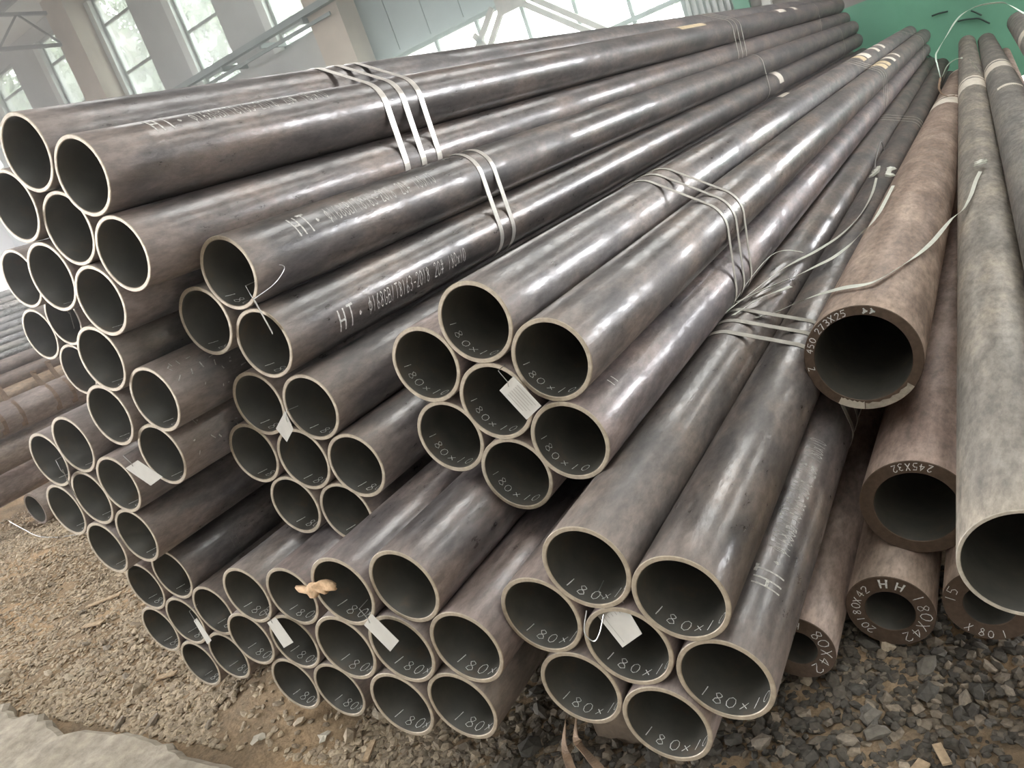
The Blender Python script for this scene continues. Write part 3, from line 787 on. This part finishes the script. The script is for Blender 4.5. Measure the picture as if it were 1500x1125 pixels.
def flecks(key, n_, y0, y1, a0, a1, seed):
    r = random.Random(seed); R = .0908; vs_, fs = [], []
    for k in range(n_):
        y, a = r.uniform(y0, y1), math.radians(r.uniform(a0, a1)); l, w_ = r.uniform(.002, .010), r.uniform(.0008, .002); d_ = r.uniform(0, 3.1)
        b0 = len(vs_)
        for u, v_ in ((-l, -w_), (l, -w_), (l*.8, w_), (-l, w_)):
            uu, vv = u*math.cos(d_)-v_*math.sin(d_), u*math.sin(d_)+v_*math.cos(d_)
            vs_.append((R*math.cos(a+vv/R), y+uu, R*math.sin(a+vv/R)))
        fs.append((b0, b0+1, b0+2, b0+3))
    o = link('paint_flecks', mesh('paint_flecks', vs_, fs), M['stencil'], pipes[key]); o['kind'] = 'stuff'
flecks('B6', 26, .03, .3, -25, 60, 1); flecks('B7', 24, .04, .3, -20, 50, 2); flecks('K6', 60, .3, 2.6, 20, 80, 3); flecks('K2', 8, .05, .25, 60, 110, 4)
# white / cream painted bands on the far lengths
def paint_band(key, y0, y1, mat, a0=0, a1=360):
    R = SIZE.get(key, (.09, .01, 11))[0]+.0008
    vs_, fs = [], []; n_ = 40
    for i in range(n_+1):
        a = math.radians(a0+(a1-a0)*i/n_); j = .012*math.sin(i*2.3)
        vs_ += [(R*math.cos(a), y0+j, R*math.sin(a)), (R*math.cos(a), y1+j*.7, R*math.sin(a))]
    for i in range(n_): fs.append((2*i, 2*i+1, 2*i+3, 2*i+2))
    link('paint_band', mesh('paint_band', vs_, fs, True), M[mat], pipes[key])
paint_band('A2', 4.2, 4.75, 'paint_cream', 40, 100); paint_band('A2', 7.1, 7.4, 'paint_white', 30, 110); paint_band('A2', 7.8, 7.95, 'paint_white', 30, 110)
paint_band('G3', 5.62, 5.78, 'paint_white', -10, 110); paint_band('G5', 5.6, 5.9, 'paint_white', 20, 120)
for y0, y1, mt in ((5.75, 5.95, 'paint_cream'), (6.02, 6.25, 'paint_white'), (6.75, 6.9, 'paint_white'), (7.2, 7.35, 'paint_white')): paint_band('I1', y0, y1, mt, 25, 130)
for y0, y1, mt in ((5.65, 5.85, 'paint_cream'), (5.92, 6.1, 'paint_cream'), (6.35, 6.5, 'paint_white'), (6.8, 6.9, 'paint_white')): paint_band('I3', y0, y1, mt, 25, 130)
paint_band('K1', 4.75, 5.15, 'paint_white'); paint_band('K1', 5.25, 5.32, 'paint_white'); paint_band('K1', 8.1, 8.28, 'paint_white')
paint_band('K6', 5.5, 5.95, 'paint_white'); paint_band('K6', 6.02, 6.12, 'paint_white')
paint_band('K7', 5.6, 6.05, 'paint_white'); paint_band('K7', 6.15, 6.25, 'paint_white'); paint_band('K8', 6.2, 6.7, 'paint_white')
paint_band('K7', 4.2, 4.3, 'paint_white', 40, 120)

# ------------------------------------------------------------------ steel straps round the bundles
def hull2(pts):
    pts = sorted(set((round(a, 5), round(b_, 5)) for a, b_ in pts))
    def half(ps):
        h = []
        for p in ps:
            while len(h) >= 2 and (h[-1][0]-h[-2][0])*(p[1]-h[-2][1])-(h[-1][1]-h[-2][1])*(p[0]-h[-2][0]) <= 0: h.pop()
            h.append(p)
        return h
    lo, up = half(pts), half(pts[::-1])
    return lo[:-1]+up[:-1]
def bundle_strap(keys, y, label, group, mat='strap', width=.017, seal=False, skew=0.):
    """one strap pulled tight round the given pipes at distance y from their near ends"""
    P = []; yy = 0
    for k in keys:
        p = PIPES[k]; yy += p[1]/len(keys)
    for k in keys:
        p = PIPES[k]; R = SIZE.get(k, (.09, .01, 11))[0]+.0015
        cx, cz = p[0]+p[3]*y, p[2]+p[4]*y
        P += [(cx+R*math.cos(2*math.pi*i/60), cz+R*math.sin(2*math.pi*i/60)) for i in range(60)]
    hl = hull2(P)
    m = sum(a for a, _ in hl)/len(hl), sum(b_ for _, b_ in hl)/len(hl)
    pts, nor = [], []
    n_ = len(hl)
    for i, (a, b_) in enumerate(hl):
        t = Vector((hl[(i+1) % n_][0]-hl[i-1][0], hl[(i+1) % n_][1]-hl[i-1][1])).normalized()
        pts.append((a, yy+y+skew*(a-m[0]), Z(b_))); nor.append((t.y, 0, -t.x))
    o = MB().band(pts, nor, (0, 1, 0), width, .0012, True).build('steel_strap', M[mat])
    tag(o, label, 'strap', group)
    if seal:
        i = max(range(n_), key=lambda j: (Vector(hl[(j+1) % n_])-Vector(hl[j])).length*(1 if hl[j][1] > m[1] else 0))
        a, b_ = Vector(pts[i]), Vector(pts[(i+1) % n_]); c = a.lerp(b_, .5); d_ = (b_-a).normalized(); nn = Vector(nor[i])
        s = MB()
        for k in range(4): s.bar(c+d_*(-.024+.012*k)+nn*.004, c+d_*(-.015+.012*k)+nn*(.004+.003*(k % 2)), width*1.25, .007, up=nn)
        s.build('seal', M['wire'], o)
    return o
HA = 'A1 A2 A3 A4 A5 A7 A8'.split(); HI = 'I1 I2 I3 I4 I5 I6 I7'.split(); HJ = 'J1 J2 J3 J4 J5 J6 J7'.split()
HH = 'G4 G5 H1 H2 H3 H4 H5'.split(); HG = 'G1 G2 G3'.split()
ORD = ['nearest', 'middle', 'farthest']
for i, y in enumerate((1.01, 1.105, 1.20)):
    bundle_strap(HA, y, 'bright steel strap round the topmost left bundle, %s of its three' % ORD[i], 'near straps of the topmost left bundle', 'strap', .029)
    bundle_strap(HI, y-.01, 'steel strap with crimped seal round the central bundle, %s of its three' % ORD[i], 'near straps of the central bundle', 'strap_dull', .019, True, .03)
    bundle_strap(HJ, y-.0, 'pale steel strap round the front right bundle, %s of its three' % ORD[i], 'near straps of the front right bundle', 'strap_dull', .025)
for i, y in enumerate((1.04, 1.125)):
    bundle_strap(HG, y, 'bright steel strap on the two-strap pipes left of centre, %s one' % ('nearer', 'farther')[i], 'straps of the two-strap pipes', 'strap', .024)
for i, y in enumerate((5.30, 5.42, 5.54)):
    bundle_strap(HA, y, 'far steel strap high on the topmost left bundle, %s of three' % ORD[i], 'far straps of the topmost left bundle', 'strap_dull', .017)
    bundle_strap(HI, y-.02, 'far dark strap across the central bundle, %s of three' % ORD[i], 'far straps of the central bundle', 'strap_dull', .014, True)
    bundle_strap(HJ, y-.0, 'far dark strap across the front right bundle, %s of three' % ORD[i], 'far straps of the front right bundle', 'strap_dull', .014, True)
bundle_strap(HG, 5.25, 'single far strap on the two-strap pipes near a white paint band', 'far straps of the two-strap pipes', 'strap', .016)
bundle_strap(HI, 9.6, 'farthest strap near the far ends of the central bundle', 'far straps of the central bundle', 'strap_dull', .016)
bundle_strap(HA, 9.0, 'farthest strap near the far ends of the topmost left bundle', 'far straps of the topmost left bundle', 'strap_dull', .016)
bundle_strap(HG, 9.3, 'farthest strap near the far ends of the two-strap pipes', 'far straps of the two-strap pipes', 'strap_dull', .016)

# ------------------------------------------------------------------ loose strap ends
def loose(pts, label, group, mat='plastic', width=.012, thick=.001, n=8, rel=True, name='loose_strap'):
    P = catmull([(p[0], p[1], Z(p[2])) for p in pts], n)
    nor, ax = [], []
    for i in range(len(P)):
        d_ = (P[min(i+1, len(P)-1)]-P[max(i-1, 0)]).normalized()
        s = d_.cross(Vector((0, 0, 1)))
        s = s.normalized() if s.length > 1e-3 else Vector((1, 0, 0))
        tw = .5*math.sin(i*.15); nn = s.cross(d_).normalized()
        ax.append(tuple(s*math.cos(tw)+nn*math.sin(tw))); nor.append(tuple(nn*math.cos(tw)-s*math.sin(tw)))
    return tag(MB().band(P, nor, ax, width, thick).build(name, M[mat]), label, 'strap', group)
LG = 'loose strap ends over the right pipes'
loose([(-.781,2.287,-.640),(-.766,2.488,-.62),(-.744,2.711,-.61),(-.72,2.838,-.63),(-.69,2.93,-.67)], 'short loose strap end with pointed tip, upper one by the three straps', LG)
loose([(-.778,2.208,-.632),(-.745,2.398,-.64),(-.712,2.626,-.65),(-.687,2.80,-.668),(-.655,2.98,-.69),(-.61,3.2,-.705),(-.583,3.45,-.713),(-.574,3.716,-.717),(-.578,4.007,-.717),(-.596,4.34,-.713)], 'long loose strap lying along the front right bundle to a crumpled seal', LG, width=.011)
loose([(-.767,2.326,-.638),(-.717,2.45,-.65),(-.672,2.66,-.685),(-.622,2.78,-.695),(-.576,2.85,-.695),(-.53,2.90,-.68),(-.49,2.92,-.655),(-.453,2.93,-.632),(-.435,3.05,-.622),(-.436,3.258,-.628),(-.438,3.58,-.636)], 'long loose strap crossing to the thick brown pipe', LG, width=.012)
loose([(-.75,2.207,-.642),(-.723,2.298,-.645),(-.70,2.374,-.652),(-.68,2.47,-.67),(-.665,2.57,-.69)], 'short loose strap end with pointed tip, lower one by the three straps', LG)
loose([(-.700,2.24,-.672),(-.665,2.33,-.695),(-.61,2.37,-.69),(-.54,2.30,-.66),(-.43,2.13,-.605),(-.361,2.109,-.601),(-.328,2.201,-.614),(-.302,2.339,-.633),(-.279,2.50,-.655),(-.255,2.68,-.672),(-.235,2.85,-.682),(-.214,3.0,-.688),(-.185,3.10,-.690),(-.164,3.25,-.681),(-.15,3.45,-.674),(-.136,3.6,-.672)], 'long pale strap bridging from the thick brown pipe to the right grey pipe', LG, width=.013)
def crumple(p, label, s=1.):
    e = MB(); q = Vector((p[0], p[1], Z(p[2])))
    r = random.Random(int(abs(p[1])*1000))
    pts = [q+Vector((r.uniform(-.02, .02), k*.03*s, r.uniform(0, .022))) for k in range(6)]
    nor = [Vector((r.uniform(-.6, .6), 0, 1)).normalized() for _ in pts]
    e.band(pts, nor, (1, 0, 0), .022*s, .003)
    for k in range(4): e.bar(pts[k]+Vector((0, 0, .004)), pts[k+1]+Vector((r.uniform(-.01, .01), 0, .008)), .018*s, .008)
    return tag(e.build('strap_seal', M['plastic']), label, 'strap seal', 'crumpled strap seals on the right pipes')
crumple((-.604,4.36,-.708), 'crumpled bright strap seal lying on the front right bundle')
crumple((-.455,3.75,-.63), 'crumpled bright strap seal on the edge of the thick brown pipe')
crumple((-.134,3.6,-.668), 'crumpled strap seal on top of the right grey pipe', .9)
tag(MB().tube(catmull([(-.628,5.1,Z(-.70)),(-.612,4.9,Z(-.62)),(-.615,4.6,Z(-.66)),(-.606,4.4,Z(-.70))], 6), .003).build('wire_end', M['wire']), 'thin wire end curling up beside the farther crumpled seal', 'wire')
loose([(-.428,7.5,-.62),(-.432,7.5,-.44),(-.403,7.5,-.383),(-.332,7.5,-.305),(-.258,7.5,-.226),(-.187,7.5,-.187),(-.086,7.5,-.177),(.042,7.5,-.208),(.093,7.5,-.248),(.170,7.5,-.338)], 'big pale strap loop arching in front of the green wall', 'strap loops at the far right', 'plastic_green', .022, .002)
loose([(-.421,7.6,-.60),(-.37,7.6,-.53),(-.308,7.6,-.505),(-.262,7.6,-.511)], 'small pale strap arc beside the big loop', 'strap loops at the far right', 'plastic_green', .016, .002)
loose([(-.219,7.6,-.537),(-.191,7.6,-.595),(-.165,7.6,-.663)], 'short pale strap end between the far grey pipes', 'strap loops at the far right', 'plastic', .014, .002)
loose([(-.425,7.42,-.59),(-.44,7.3,-.66),(-.40,7.1,-.70),(-.33,6.9,-.70)], 'dark strap tail hanging from the big loop onto the brown pipe', 'strap loops at the far right', 'strap_rust', .016, .002)
for i, (pts, lb) in enumerate((([(-.702,12.9,-.223),(-.613,12.9,-.223),(-.511,12.9,-.237)], 'short dark wire on the green wall, left one'),
                  ([(-.259,12.9,-.328),(-.205,12.9,-.375),(-.152,12.9,-.43)], 'short dark wire on the green wall behind the strap loop'),
                  ([(-.428,12.9,-.4),(-.34,12.9,-.41),(-.253,12.9,-.434),(-.18,12.9,-.462),(-.081,12.9,-.562)], 'longest dark bent wire on the green wall'),
                  ([(-.904,12.9,-.467),(-.865,12.9,-.617),(-.788,12.9,-.746),(-.643,12.9,-.853)], 'dark hanging wire by the far ends of the central bundle'))):
    tag(MB().tube([(p[0], p[1]+.06, Z(p[2])) for p in catmull(pts, 5)], .011).build('dark_wire', M['wire_dark']), lb, 'wire', 'dark wires on the green wall')  # thin dark tubes laid along the green wall

# ------------------------------------------------------------------ card tags
def card(corners, label, printed=False):
    c = [Vector((p[0], p[1], Z(p[2]))) for p in corners]
    nn = (c[1]-c[0]).cross(c[3]-c[0]).normalized()
    o = empty('tag', c[0])
    tag(o, label, 'tag', 'paper tags wired to the bundles')
    base = c[0].copy()
    b = MB(); v = [p-base for p in c]
    b.v = [tuple(p) for p in v]+[tuple(p+nn*.0008) for p in v]
    b.f = [(0,1,2,3),(7,6,5,4),(0,4,5,1),(1,5,6,2),(2,6,7,3),(3,7,4,0)]
    b.build('card', M['paper'], o)
    e1 = v[1]-v[0]; e2 = v[3]-v[0]
    lng, sht = (e2, e1) if e2.length > e1.length else (e1, e2)
    toward = -1 if nn.y > 0 else 1
    off = nn*(.0016 if nn.y < 0 else -.0008)
    r = MB()
    for k in range(6):
        f0 = .16+.13*k; a = lng*.22+sht*f0; a2 = lng*(.9-.06*(k % 3))+sht*f0
        w_ = sht.normalized()*.0009
        n0 = len(r.v); r.v += [tuple(a-w_+off), tuple(a2-w_+off), tuple(a2+w_+off), tuple(a+w_+off)]; r.f.append((n0, n0+1, n0+2, n0+3))
    if printed: r.build('print_rows', M['ink'], o)['kind'] = 'stuff'
    h = lng*.10+sht*.5
    MB().tube([h+off*2, h+Vector((.004,-.006,.012)), h-lng*.25+Vector((0,-.004,.02)), h-lng*.35+Vector((0,.03,.012))], .0009, 5).build('tie_wire', M['wire'], o)
    return o
card([(-.901,1.275,-.407),(-.947,1.275,-.432),(-.905,1.270,-.503),(-.859,1.270,-.478)], 'printed white tag hanging in the central bundle over the middle pipe', True)
card([(-.798,1.105,-.850),(-.728,1.105,-.819),(-.698,1.085,-.884),(-.750,1.085,-.918)], 'white tag on a wire hook inside the top of the front right bundle middle pipe', True)
card([(-1.273,1.0,-.788),(-1.312,1.0,-.818),(-1.263,.995,-.882),(-1.222,.995,-.852)], 'white tag hanging over the centre pipe of the bottom centre bundle')
card([(-1.794,1.12,-.901),(-1.841,1.12,-.921),(-1.816,1.115,-.999),(-1.764,1.115,-.978)], 'white tag hanging over the bottom left bundle')
card([(-2.273,1.18,-.963),(-2.297,1.18,-.974),(-2.281,1.175,-1.058),(-2.248,1.175,-1.042)], 'narrow white tag on the lowest far left bundle')
card([(-1.987,1.09,-.390),(-2.061,1.09,-.407),(-1.979,1.085,-.464),(-1.908,1.085,-.444)], 'white tag lying under the dark group at left')
card([(-1.580,1.262,-.385),(-1.642,1.262,-.427),(-1.616,1.255,-.465),(-1.572,1.255,-.434)], 'white tag wedged between pipes under the two-strap bundle')
def card_edge(a, b_, label, depth=.045):
    e = (Vector(a)).normalized()*depth
    card([a, b_, tuple(Vector(b_)+e+Vector((.004,0,.004))), tuple(Vector(a)+e+Vector((.004,0,.004)))], label)
card_edge((-2.398,1.10,-.388), (-2.408,1.10,-.483), 'white tag seen edge on in the middle far left bundle')
card_edge((-1.479,1.23,-.100), (-1.468,1.23,-.189), 'white tag seen edge on hanging from the top two-strap pipe')
card_edge((-2.47,1.38,.020), (-2.49,1.38,-.03), 'small tag seen edge on in the recessed far left pipe', .03)
tag(MB().tube(catmull([(-1.479,1.23,Z(-.10)),(-1.46,1.29,Z(-.085)),(-1.452,1.33,Z(-.062)),(-1.462,1.33,Z(-.05)),(-1.475,1.32,Z(-.056))], 5), .0011, 5).build('wire_hook', M['wire']), 'bent wire hook sticking out under the top two-strap pipe', 'wire')
tag(MB().tube(catmull([(-.802,1.09,Z(-.838)),(-.806,1.065,Z(-.868)),(-.79,1.06,Z(-.885)),(-.772,1.062,Z(-.868)),(-.757,1.075,Z(-.835))], 6), .0013, 5).build('wire_hook', M['wire']), 'wire hook hanging in the front right bundle beside its tag', 'wire')
# tan rag between two pipe rims
bm = bmesh.new(); bmesh.ops.create_icosphere(bm, subdivisions=3, radius=1.)
for v in bm.verts:
    c = v.co.copy(); k = 1+.35*math.sin(5*c.x+2*c.y)*math.cos(4*c.z+c.x*3)+.18*math.sin(11*c.x+9*c.z)
    v.co = Vector((c.x*.042*(1+.3*abs(c.x)), c.y*.016, c.z*.0155))*k + Vector((0, 0, .007*math.sin(3*c.x)))
rm = bpy.data.meshes.new('rag'); bm.to_mesh(rm); bm.free(); rm.polygons.foreach_set('use_smooth', [True]*len(rm.polygons))
rg = tag(link('rag', rm, M['rag']), 'tan knotted rag stuck between two pipe rims at the bottom', 'rag')
rg.location = (-1.432, 1.016, Z(-.735))

# ------------------------------------------------------------------ dunnage under the bundles and scrap on the ground
def sleeper(x0, x1, y, z1, label, w_=.14):
    z0 = float(gz((x0+x1)/2, y))-.04
    bm = bmesh.new(); bmesh.ops.create_cube(bm, size=1.)
    for v in bm.verts: v.co = Vector((v.co.x*(x1-x0), v.co.y*w_, v.co.z*(z1-z0)))
    bmesh.ops.bevel(bm, geom=bm.edges[:], offset=.008, segments=2, affect='EDGES')
    me = bpy.data.meshes.new('sleeper'); bm.to_mesh(me); bm.free()
    o = tag(link('timber_sleeper', me, M['timber']), label, 'timber', 'timber sleepers under the bundles')
    o.location = ((x0+x1)/2, y, (z0+z1)/2)
sleeper(-1.06, -.82, 1.36, Z(-1.186), 'dark timber sleeper under the front right bundle')
sleeper(-1.55, -.98, 1.72, Z(-1.146), 'dark timber sleeper in shadow under the bottom centre bundle')
sleeper(-2.75, -1.6, 1.95, Z(-1.264), 'timber sleeper in shadow under the left bundles', .12)
loose([(-.995,1.14,-1.165),(-1.019,1.13,-1.232),(-1.02,1.12,-1.281),(-.997,1.10,-1.308),(-.95,1.05,-1.325)], 'rusty strap loop hanging to the gravel below the front right bundle', 'rusty straps under the front right bundle', 'strap_rust', .02, .0015)
loose([(-.955,1.13,-1.14),(-.972,1.12,-1.207),(-.95,1.11,-1.238),(-.914,1.09,-1.258),(-.885,1.06,-1.285),(-.86,1.03,-1.31)], 'rusty strap tail curving right below the front right bundle', 'rusty straps under the front right bundle', 'strap_rust', .02, .0015)

stone_meshes = []
for s in range(6):
    r = random.Random(s+50); bm = bmesh.new(); bmesh.ops.create_icosphere(bm, subdivisions=1, radius=1.)
    fl = r.uniform(.45, .75)
    for v in bm.verts:
        v.co *= r.uniform(.72, 1.15); v.co.z *= fl; v.co.x *= r.uniform(1.05, 1.15)
    me = bpy.data.meshes.new('stone'); bm.to_mesh(me); bm.free()
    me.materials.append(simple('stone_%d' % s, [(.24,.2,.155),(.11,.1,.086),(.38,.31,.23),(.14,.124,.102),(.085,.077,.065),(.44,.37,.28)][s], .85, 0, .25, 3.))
    stone_meshes.append(me)
r = random.Random(99)
cnt = 0
while cnt < 150:
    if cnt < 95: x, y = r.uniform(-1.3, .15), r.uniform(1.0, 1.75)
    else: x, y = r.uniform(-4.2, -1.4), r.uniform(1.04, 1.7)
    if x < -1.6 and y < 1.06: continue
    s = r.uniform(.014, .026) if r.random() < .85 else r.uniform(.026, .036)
    o = bpy.data.objects.new('stone', r.choice(stone_meshes[:2]+stone_meshes[3:5]*2+stone_meshes[2:3] if x > -1.3 else [stone_meshes[2], stone_meshes[0], stone_meshes[5]])); C.objects.link(o)  # right side draws mostly darker stones, shade put into their colour
    o.scale = (s*1.2, s*.85, s); o.rotation_euler = (r.uniform(-.5, .5), r.uniform(-.5, .5), r.uniform(0, 6.3))
    o.location = (x, y, float(gz(x, y))+s*.45)
    right_ = x > -1.3
    tag(o, 'dark crushed stone lying on the gravel under the right pipes' if right_ else 'pale crushed stone lying on the sandy gravel at left', 'stone',
        'loose stones under the right pipes' if right_ else 'loose stones on the left gravel')
    cnt += 1
wood_spots = [(-.43,1.22,.10,.5),(-.36,1.28,.13,1.1),(-.52,1.17,.09,.3),(-.30,1.36,.05,2.),(-3.55,1.72,.16,.6),(-3.85,1.55,.14,.2),(-3.2,1.62,.12,.8),(-2.9,1.30,.09,.4),(-4.1,1.75,.2,.5),(-1.68,1.12,.07,1.9)]
wood_lab = ['flat wood splinter on the dark gravel at lower right, middle one', 'longest upright wood splinter on the dark gravel at lower right', 'wood splinter nearest the front right bundle on the dark gravel', 'short wood splinter nearest the right frame edge',
            'long thin wood splinter on the pale gravel near the far left bundles', 'wood splinter near the left frame edge above the slab', 'wood splinter on the pale gravel midway to the lowest left bundle', 'short wood splinter nearest the slab on the left',
            'longest wood splinter by the left frame edge', 'short wood splinter below the bottom centre bundle']
for i, (x, y, l, a) in enumerate(wood_spots):
    m_ = MB(); d_ = Vector((math.cos(a), math.sin(a), .06)); p = Vector((x, y, float(gz(x, y))+.016))
    m_.bar(p-d_*l/2, p+d_*l/2, .018+.006*(i % 3), .006)
    tag(m_.build('wood_splinter', M['wood']), wood_lab[i], 'wood splinter', 'wood splinters at lower right' if x > -1 else 'wood splinters at lower left')
def scrap(x, y, s, label, seed):
    r = random.Random(seed); n_ = 9
    vs_ = [(0, 0, .012)]+[(s*r.uniform(.35, 1.)*math.cos(6.283*k/n_), s*r.uniform(.35, 1.)*math.sin(6.283*k/n_), r.uniform(.004, .016)) for k in range(n_)]
    vs_ += [(a, b_, c-.002) for a, b_, c in vs_]
    fs = [(0, 1+k, 1+(k+1) % n_) for k in range(n_)]+[(n_+1, n_+2+(k+1) % n_, n_+2+k) for k in range(n_)]+[(1+k, n_+2+k, n_+2+(k+1) % n_, 1+(k+1) % n_) for k in range(n_)]
    o = tag(link('paper_scrap', mesh('paper_scrap', vs_, fs), M['scrap']), label, 'scrap', 'pale scraps on the ground'); o.location = (x, y, float(gz(x, y))+.008)
scrap(-1.86, 1.13, .028, 'torn pale scrap on the dirt below the bottom left bundle', 1)
scrap(-2.12, 1.24, .022, 'torn pale scrap on the sandy slope below the lowest left bundle', 2)
scrap(-2.10, 1.08, .030, 'smooth pale flake on the dirt near the slab edge', 3)
tag(MB().tube(catmull([(-6.7,2.55,.09),(-6.3,2.45,.07),(-5.8,2.33,.06),(-5.4,2.34,.05),(-5.0,2.45,.05)], 8), .003).build('ground_wire', M['wire']), 'thin wire arcing over the dirt at far left', 'wire')

# =================================================================== second stack at far left
LS = [('L0',(-6.9,2.36,-1.02),.125,'steel_pink','large pinkish pipe at the left edge, end ring partly in view'),
      ('L1',(-6.43,2.64,-1.20),.128,'steel_pink','short pinkish pipe end lying on the dirt at far left'),
      ('L2',(-6.75,1.6,-.77),.128,'steel_pink','large pinkish pipe second from the ground in the far left stack'),
      ('L3',(-6.65,1.6,-.52),.128,'steel_pink','large pipe with rusty straps in the far left stack'),
      ('L4',(-6.85,1.6,-.385),.07,'steel_tan','orange tan pipe behind the rusty straps'),
      ('L5',(-6.98,1.6,-.275),.065,'steel_pink','dusty pipe third above the rusty straps'),
      ('L6',(-7.05,1.6,-.165),.06,'steel_pink','dusty pipe fourth above the rusty straps')]
for k, p, R, mt, lb in LS:
    add_pipe('steel_pipe', k, (*p, 0, 0), R, .018 if R > .1 else .008, 9.5, (mt, 'rim_brown' if mt == 'steel_pink' else 'rim'), lb, 'pipes of the far left stack')
ORDN = 'first second third fourth fifth sixth seventh eighth ninth tenth eleventh twelfth thirteenth'.split()
for i in range(10):
    R = .033
    add_pipe('steel_pipe', 'S%d' % i, (-7.1-.04*i, 1.6+.03*(i % 3), -.085+.0535*i, 0, 0), R, .004, 9.5, ('steel_silver', 'rim'), 'thin silvery pipe of the far left stack, %s from the bottom' % ORDN[i], 'thin silvery pipes of the far left stack')
for i, (y, zt) in enumerate(((2.93,-.22),(2.78,-.36),(3.22,-.27),(3.36,-.24))):
    pts = [(-6.55,y,-.62),(-6.52,y,-.52),(-6.56,y,-.43),(-6.64,y+.01,-.385),(-6.72,y+.03,zt-.03),(-6.74,y+.05,zt)]
    loose(pts, 'rusty strap sticking up round a far left pipe, %s from the frame edge' % ['second', 'first', 'third', 'fourth'][i], 'rusty straps of the far left stack', 'strap_rust', .045, .003)

# =================================================================== trees outside the windows
def foliage_mat(name, c1, c2):
    m, nt, b = new_mat(name); L = nt.links.new
    tc = N(nt, 'ShaderNodeTexCoord'); nz = N(nt, 'ShaderNodeTexNoise', inp={'Scale': 2.5, 'Detail': 3.}); L(tc.outputs['Object'], nz.inputs['Vector'])
    r = ramp(nt, [(.35, c1), (.65, c2)]); L(nz.outputs['Fac'], r.inputs['Fac']); L(r.outputs['Color'], b.inputs['Base Color'])
    b.inputs['Roughness'].default_value = .6
    return m
M['leaf'] = foliage_mat('pale_green_leaves', (.05,.085,.03), (.14,.19,.075))
M['bark'] = simple('grey_bark', (.2,.17,.14), .9, 0, .3, 10.)
def tree(x, y, h, rad, seed, label, n_=9000):
    r = np.random.default_rng(seed)
    o = tag(empty('tree', (x, y, -.12)), label, 'tree', 'trees outside the windows')
    b = MB(); b.tube([(0,0,0),(.05,.02,h*.4),(-.05,.05,h*.8)], .16, 8)
    for k in range(6):
        a = k*1.05; b.tube([(0,0,h*(.35+.06*k)), (rad*.6*math.cos(a), rad*.6*math.sin(a), h*(.55+.06*k))], .05, 6)
    b.build('trunk', M['bark'], o)
    clus = np.stack([r.normal(0, rad*.5, 45), r.normal(0, rad*.4, 45), r.uniform(h*.30, h, 45)], -1)
    P = clus[r.integers(0, 45, n_)] + r.normal(0, .33, (n_, 3))
    s = r.uniform(.07, .15, n_)[:, None]
    u = r.normal(size=(n_, 3)); u /= np.linalg.norm(u, axis=1)[:, None]; v = np.cross(u, r.normal(size=(n_, 3))); v /= np.linalg.norm(v, axis=1)[:, None]
    V = np.stack([P-u*s, P+v*s*.5, P+u*s, P-v*s*.5], 1).reshape(-1, 3)
    link('crown', np_mesh('crown', V, np.arange(4*n_).reshape(n_, 4), False), M['leaf'], o)
tree(-26.7, 16.7, 10.5, 1.5, 1, 'pale green tree outside the leftmost window')
tree(-28.6, 20.6, 12.5, 1.6, 2, 'pale green tree outside the second window from the left')
tree(-20.4, 16.7, 10.5, 1.5, 3, 'pale green tree outside the third window from the left')
tree(-21.1, 20.6, 12.5, 1.5, 4, 'leafy tree filling the fourth window')
tree(-14.2, 16.7, 10.5, 1.5, 5, 'leafy tree outside the window beside the tan column')
tree(-5.4, 20., 4.6, 1.1, 6, 'faint low tree beyond the bright low glazing', 1200)

# =================================================================== haze volume added to imitate lens glare at upper left
HAZE = .045
if HAZE:
    hm = bpy.data.materials.new('dusty_air'); hm.use_nodes = True
    hn = hm.node_tree; hn.nodes.remove(hn.nodes['Principled BSDF'])
    vsn = N(hn, 'ShaderNodeVolumeScatter', inp={'Density': HAZE, 'Anisotropy': .82}); vsn.inputs['Color'].default_value = (.92, .97, .96, 1)
    hn.links.new(vsn.outputs[0], hn.nodes['Material Output'].inputs['Volume'])
    hz = tag(MB().box(X_L+1., -1.02, .35, WALL_Y-.62, .95, EAVE-1.05).build('haze', hm), 'thin dusty haze in the air over the left stacks, before the windows', 'haze', None, 'stuff')
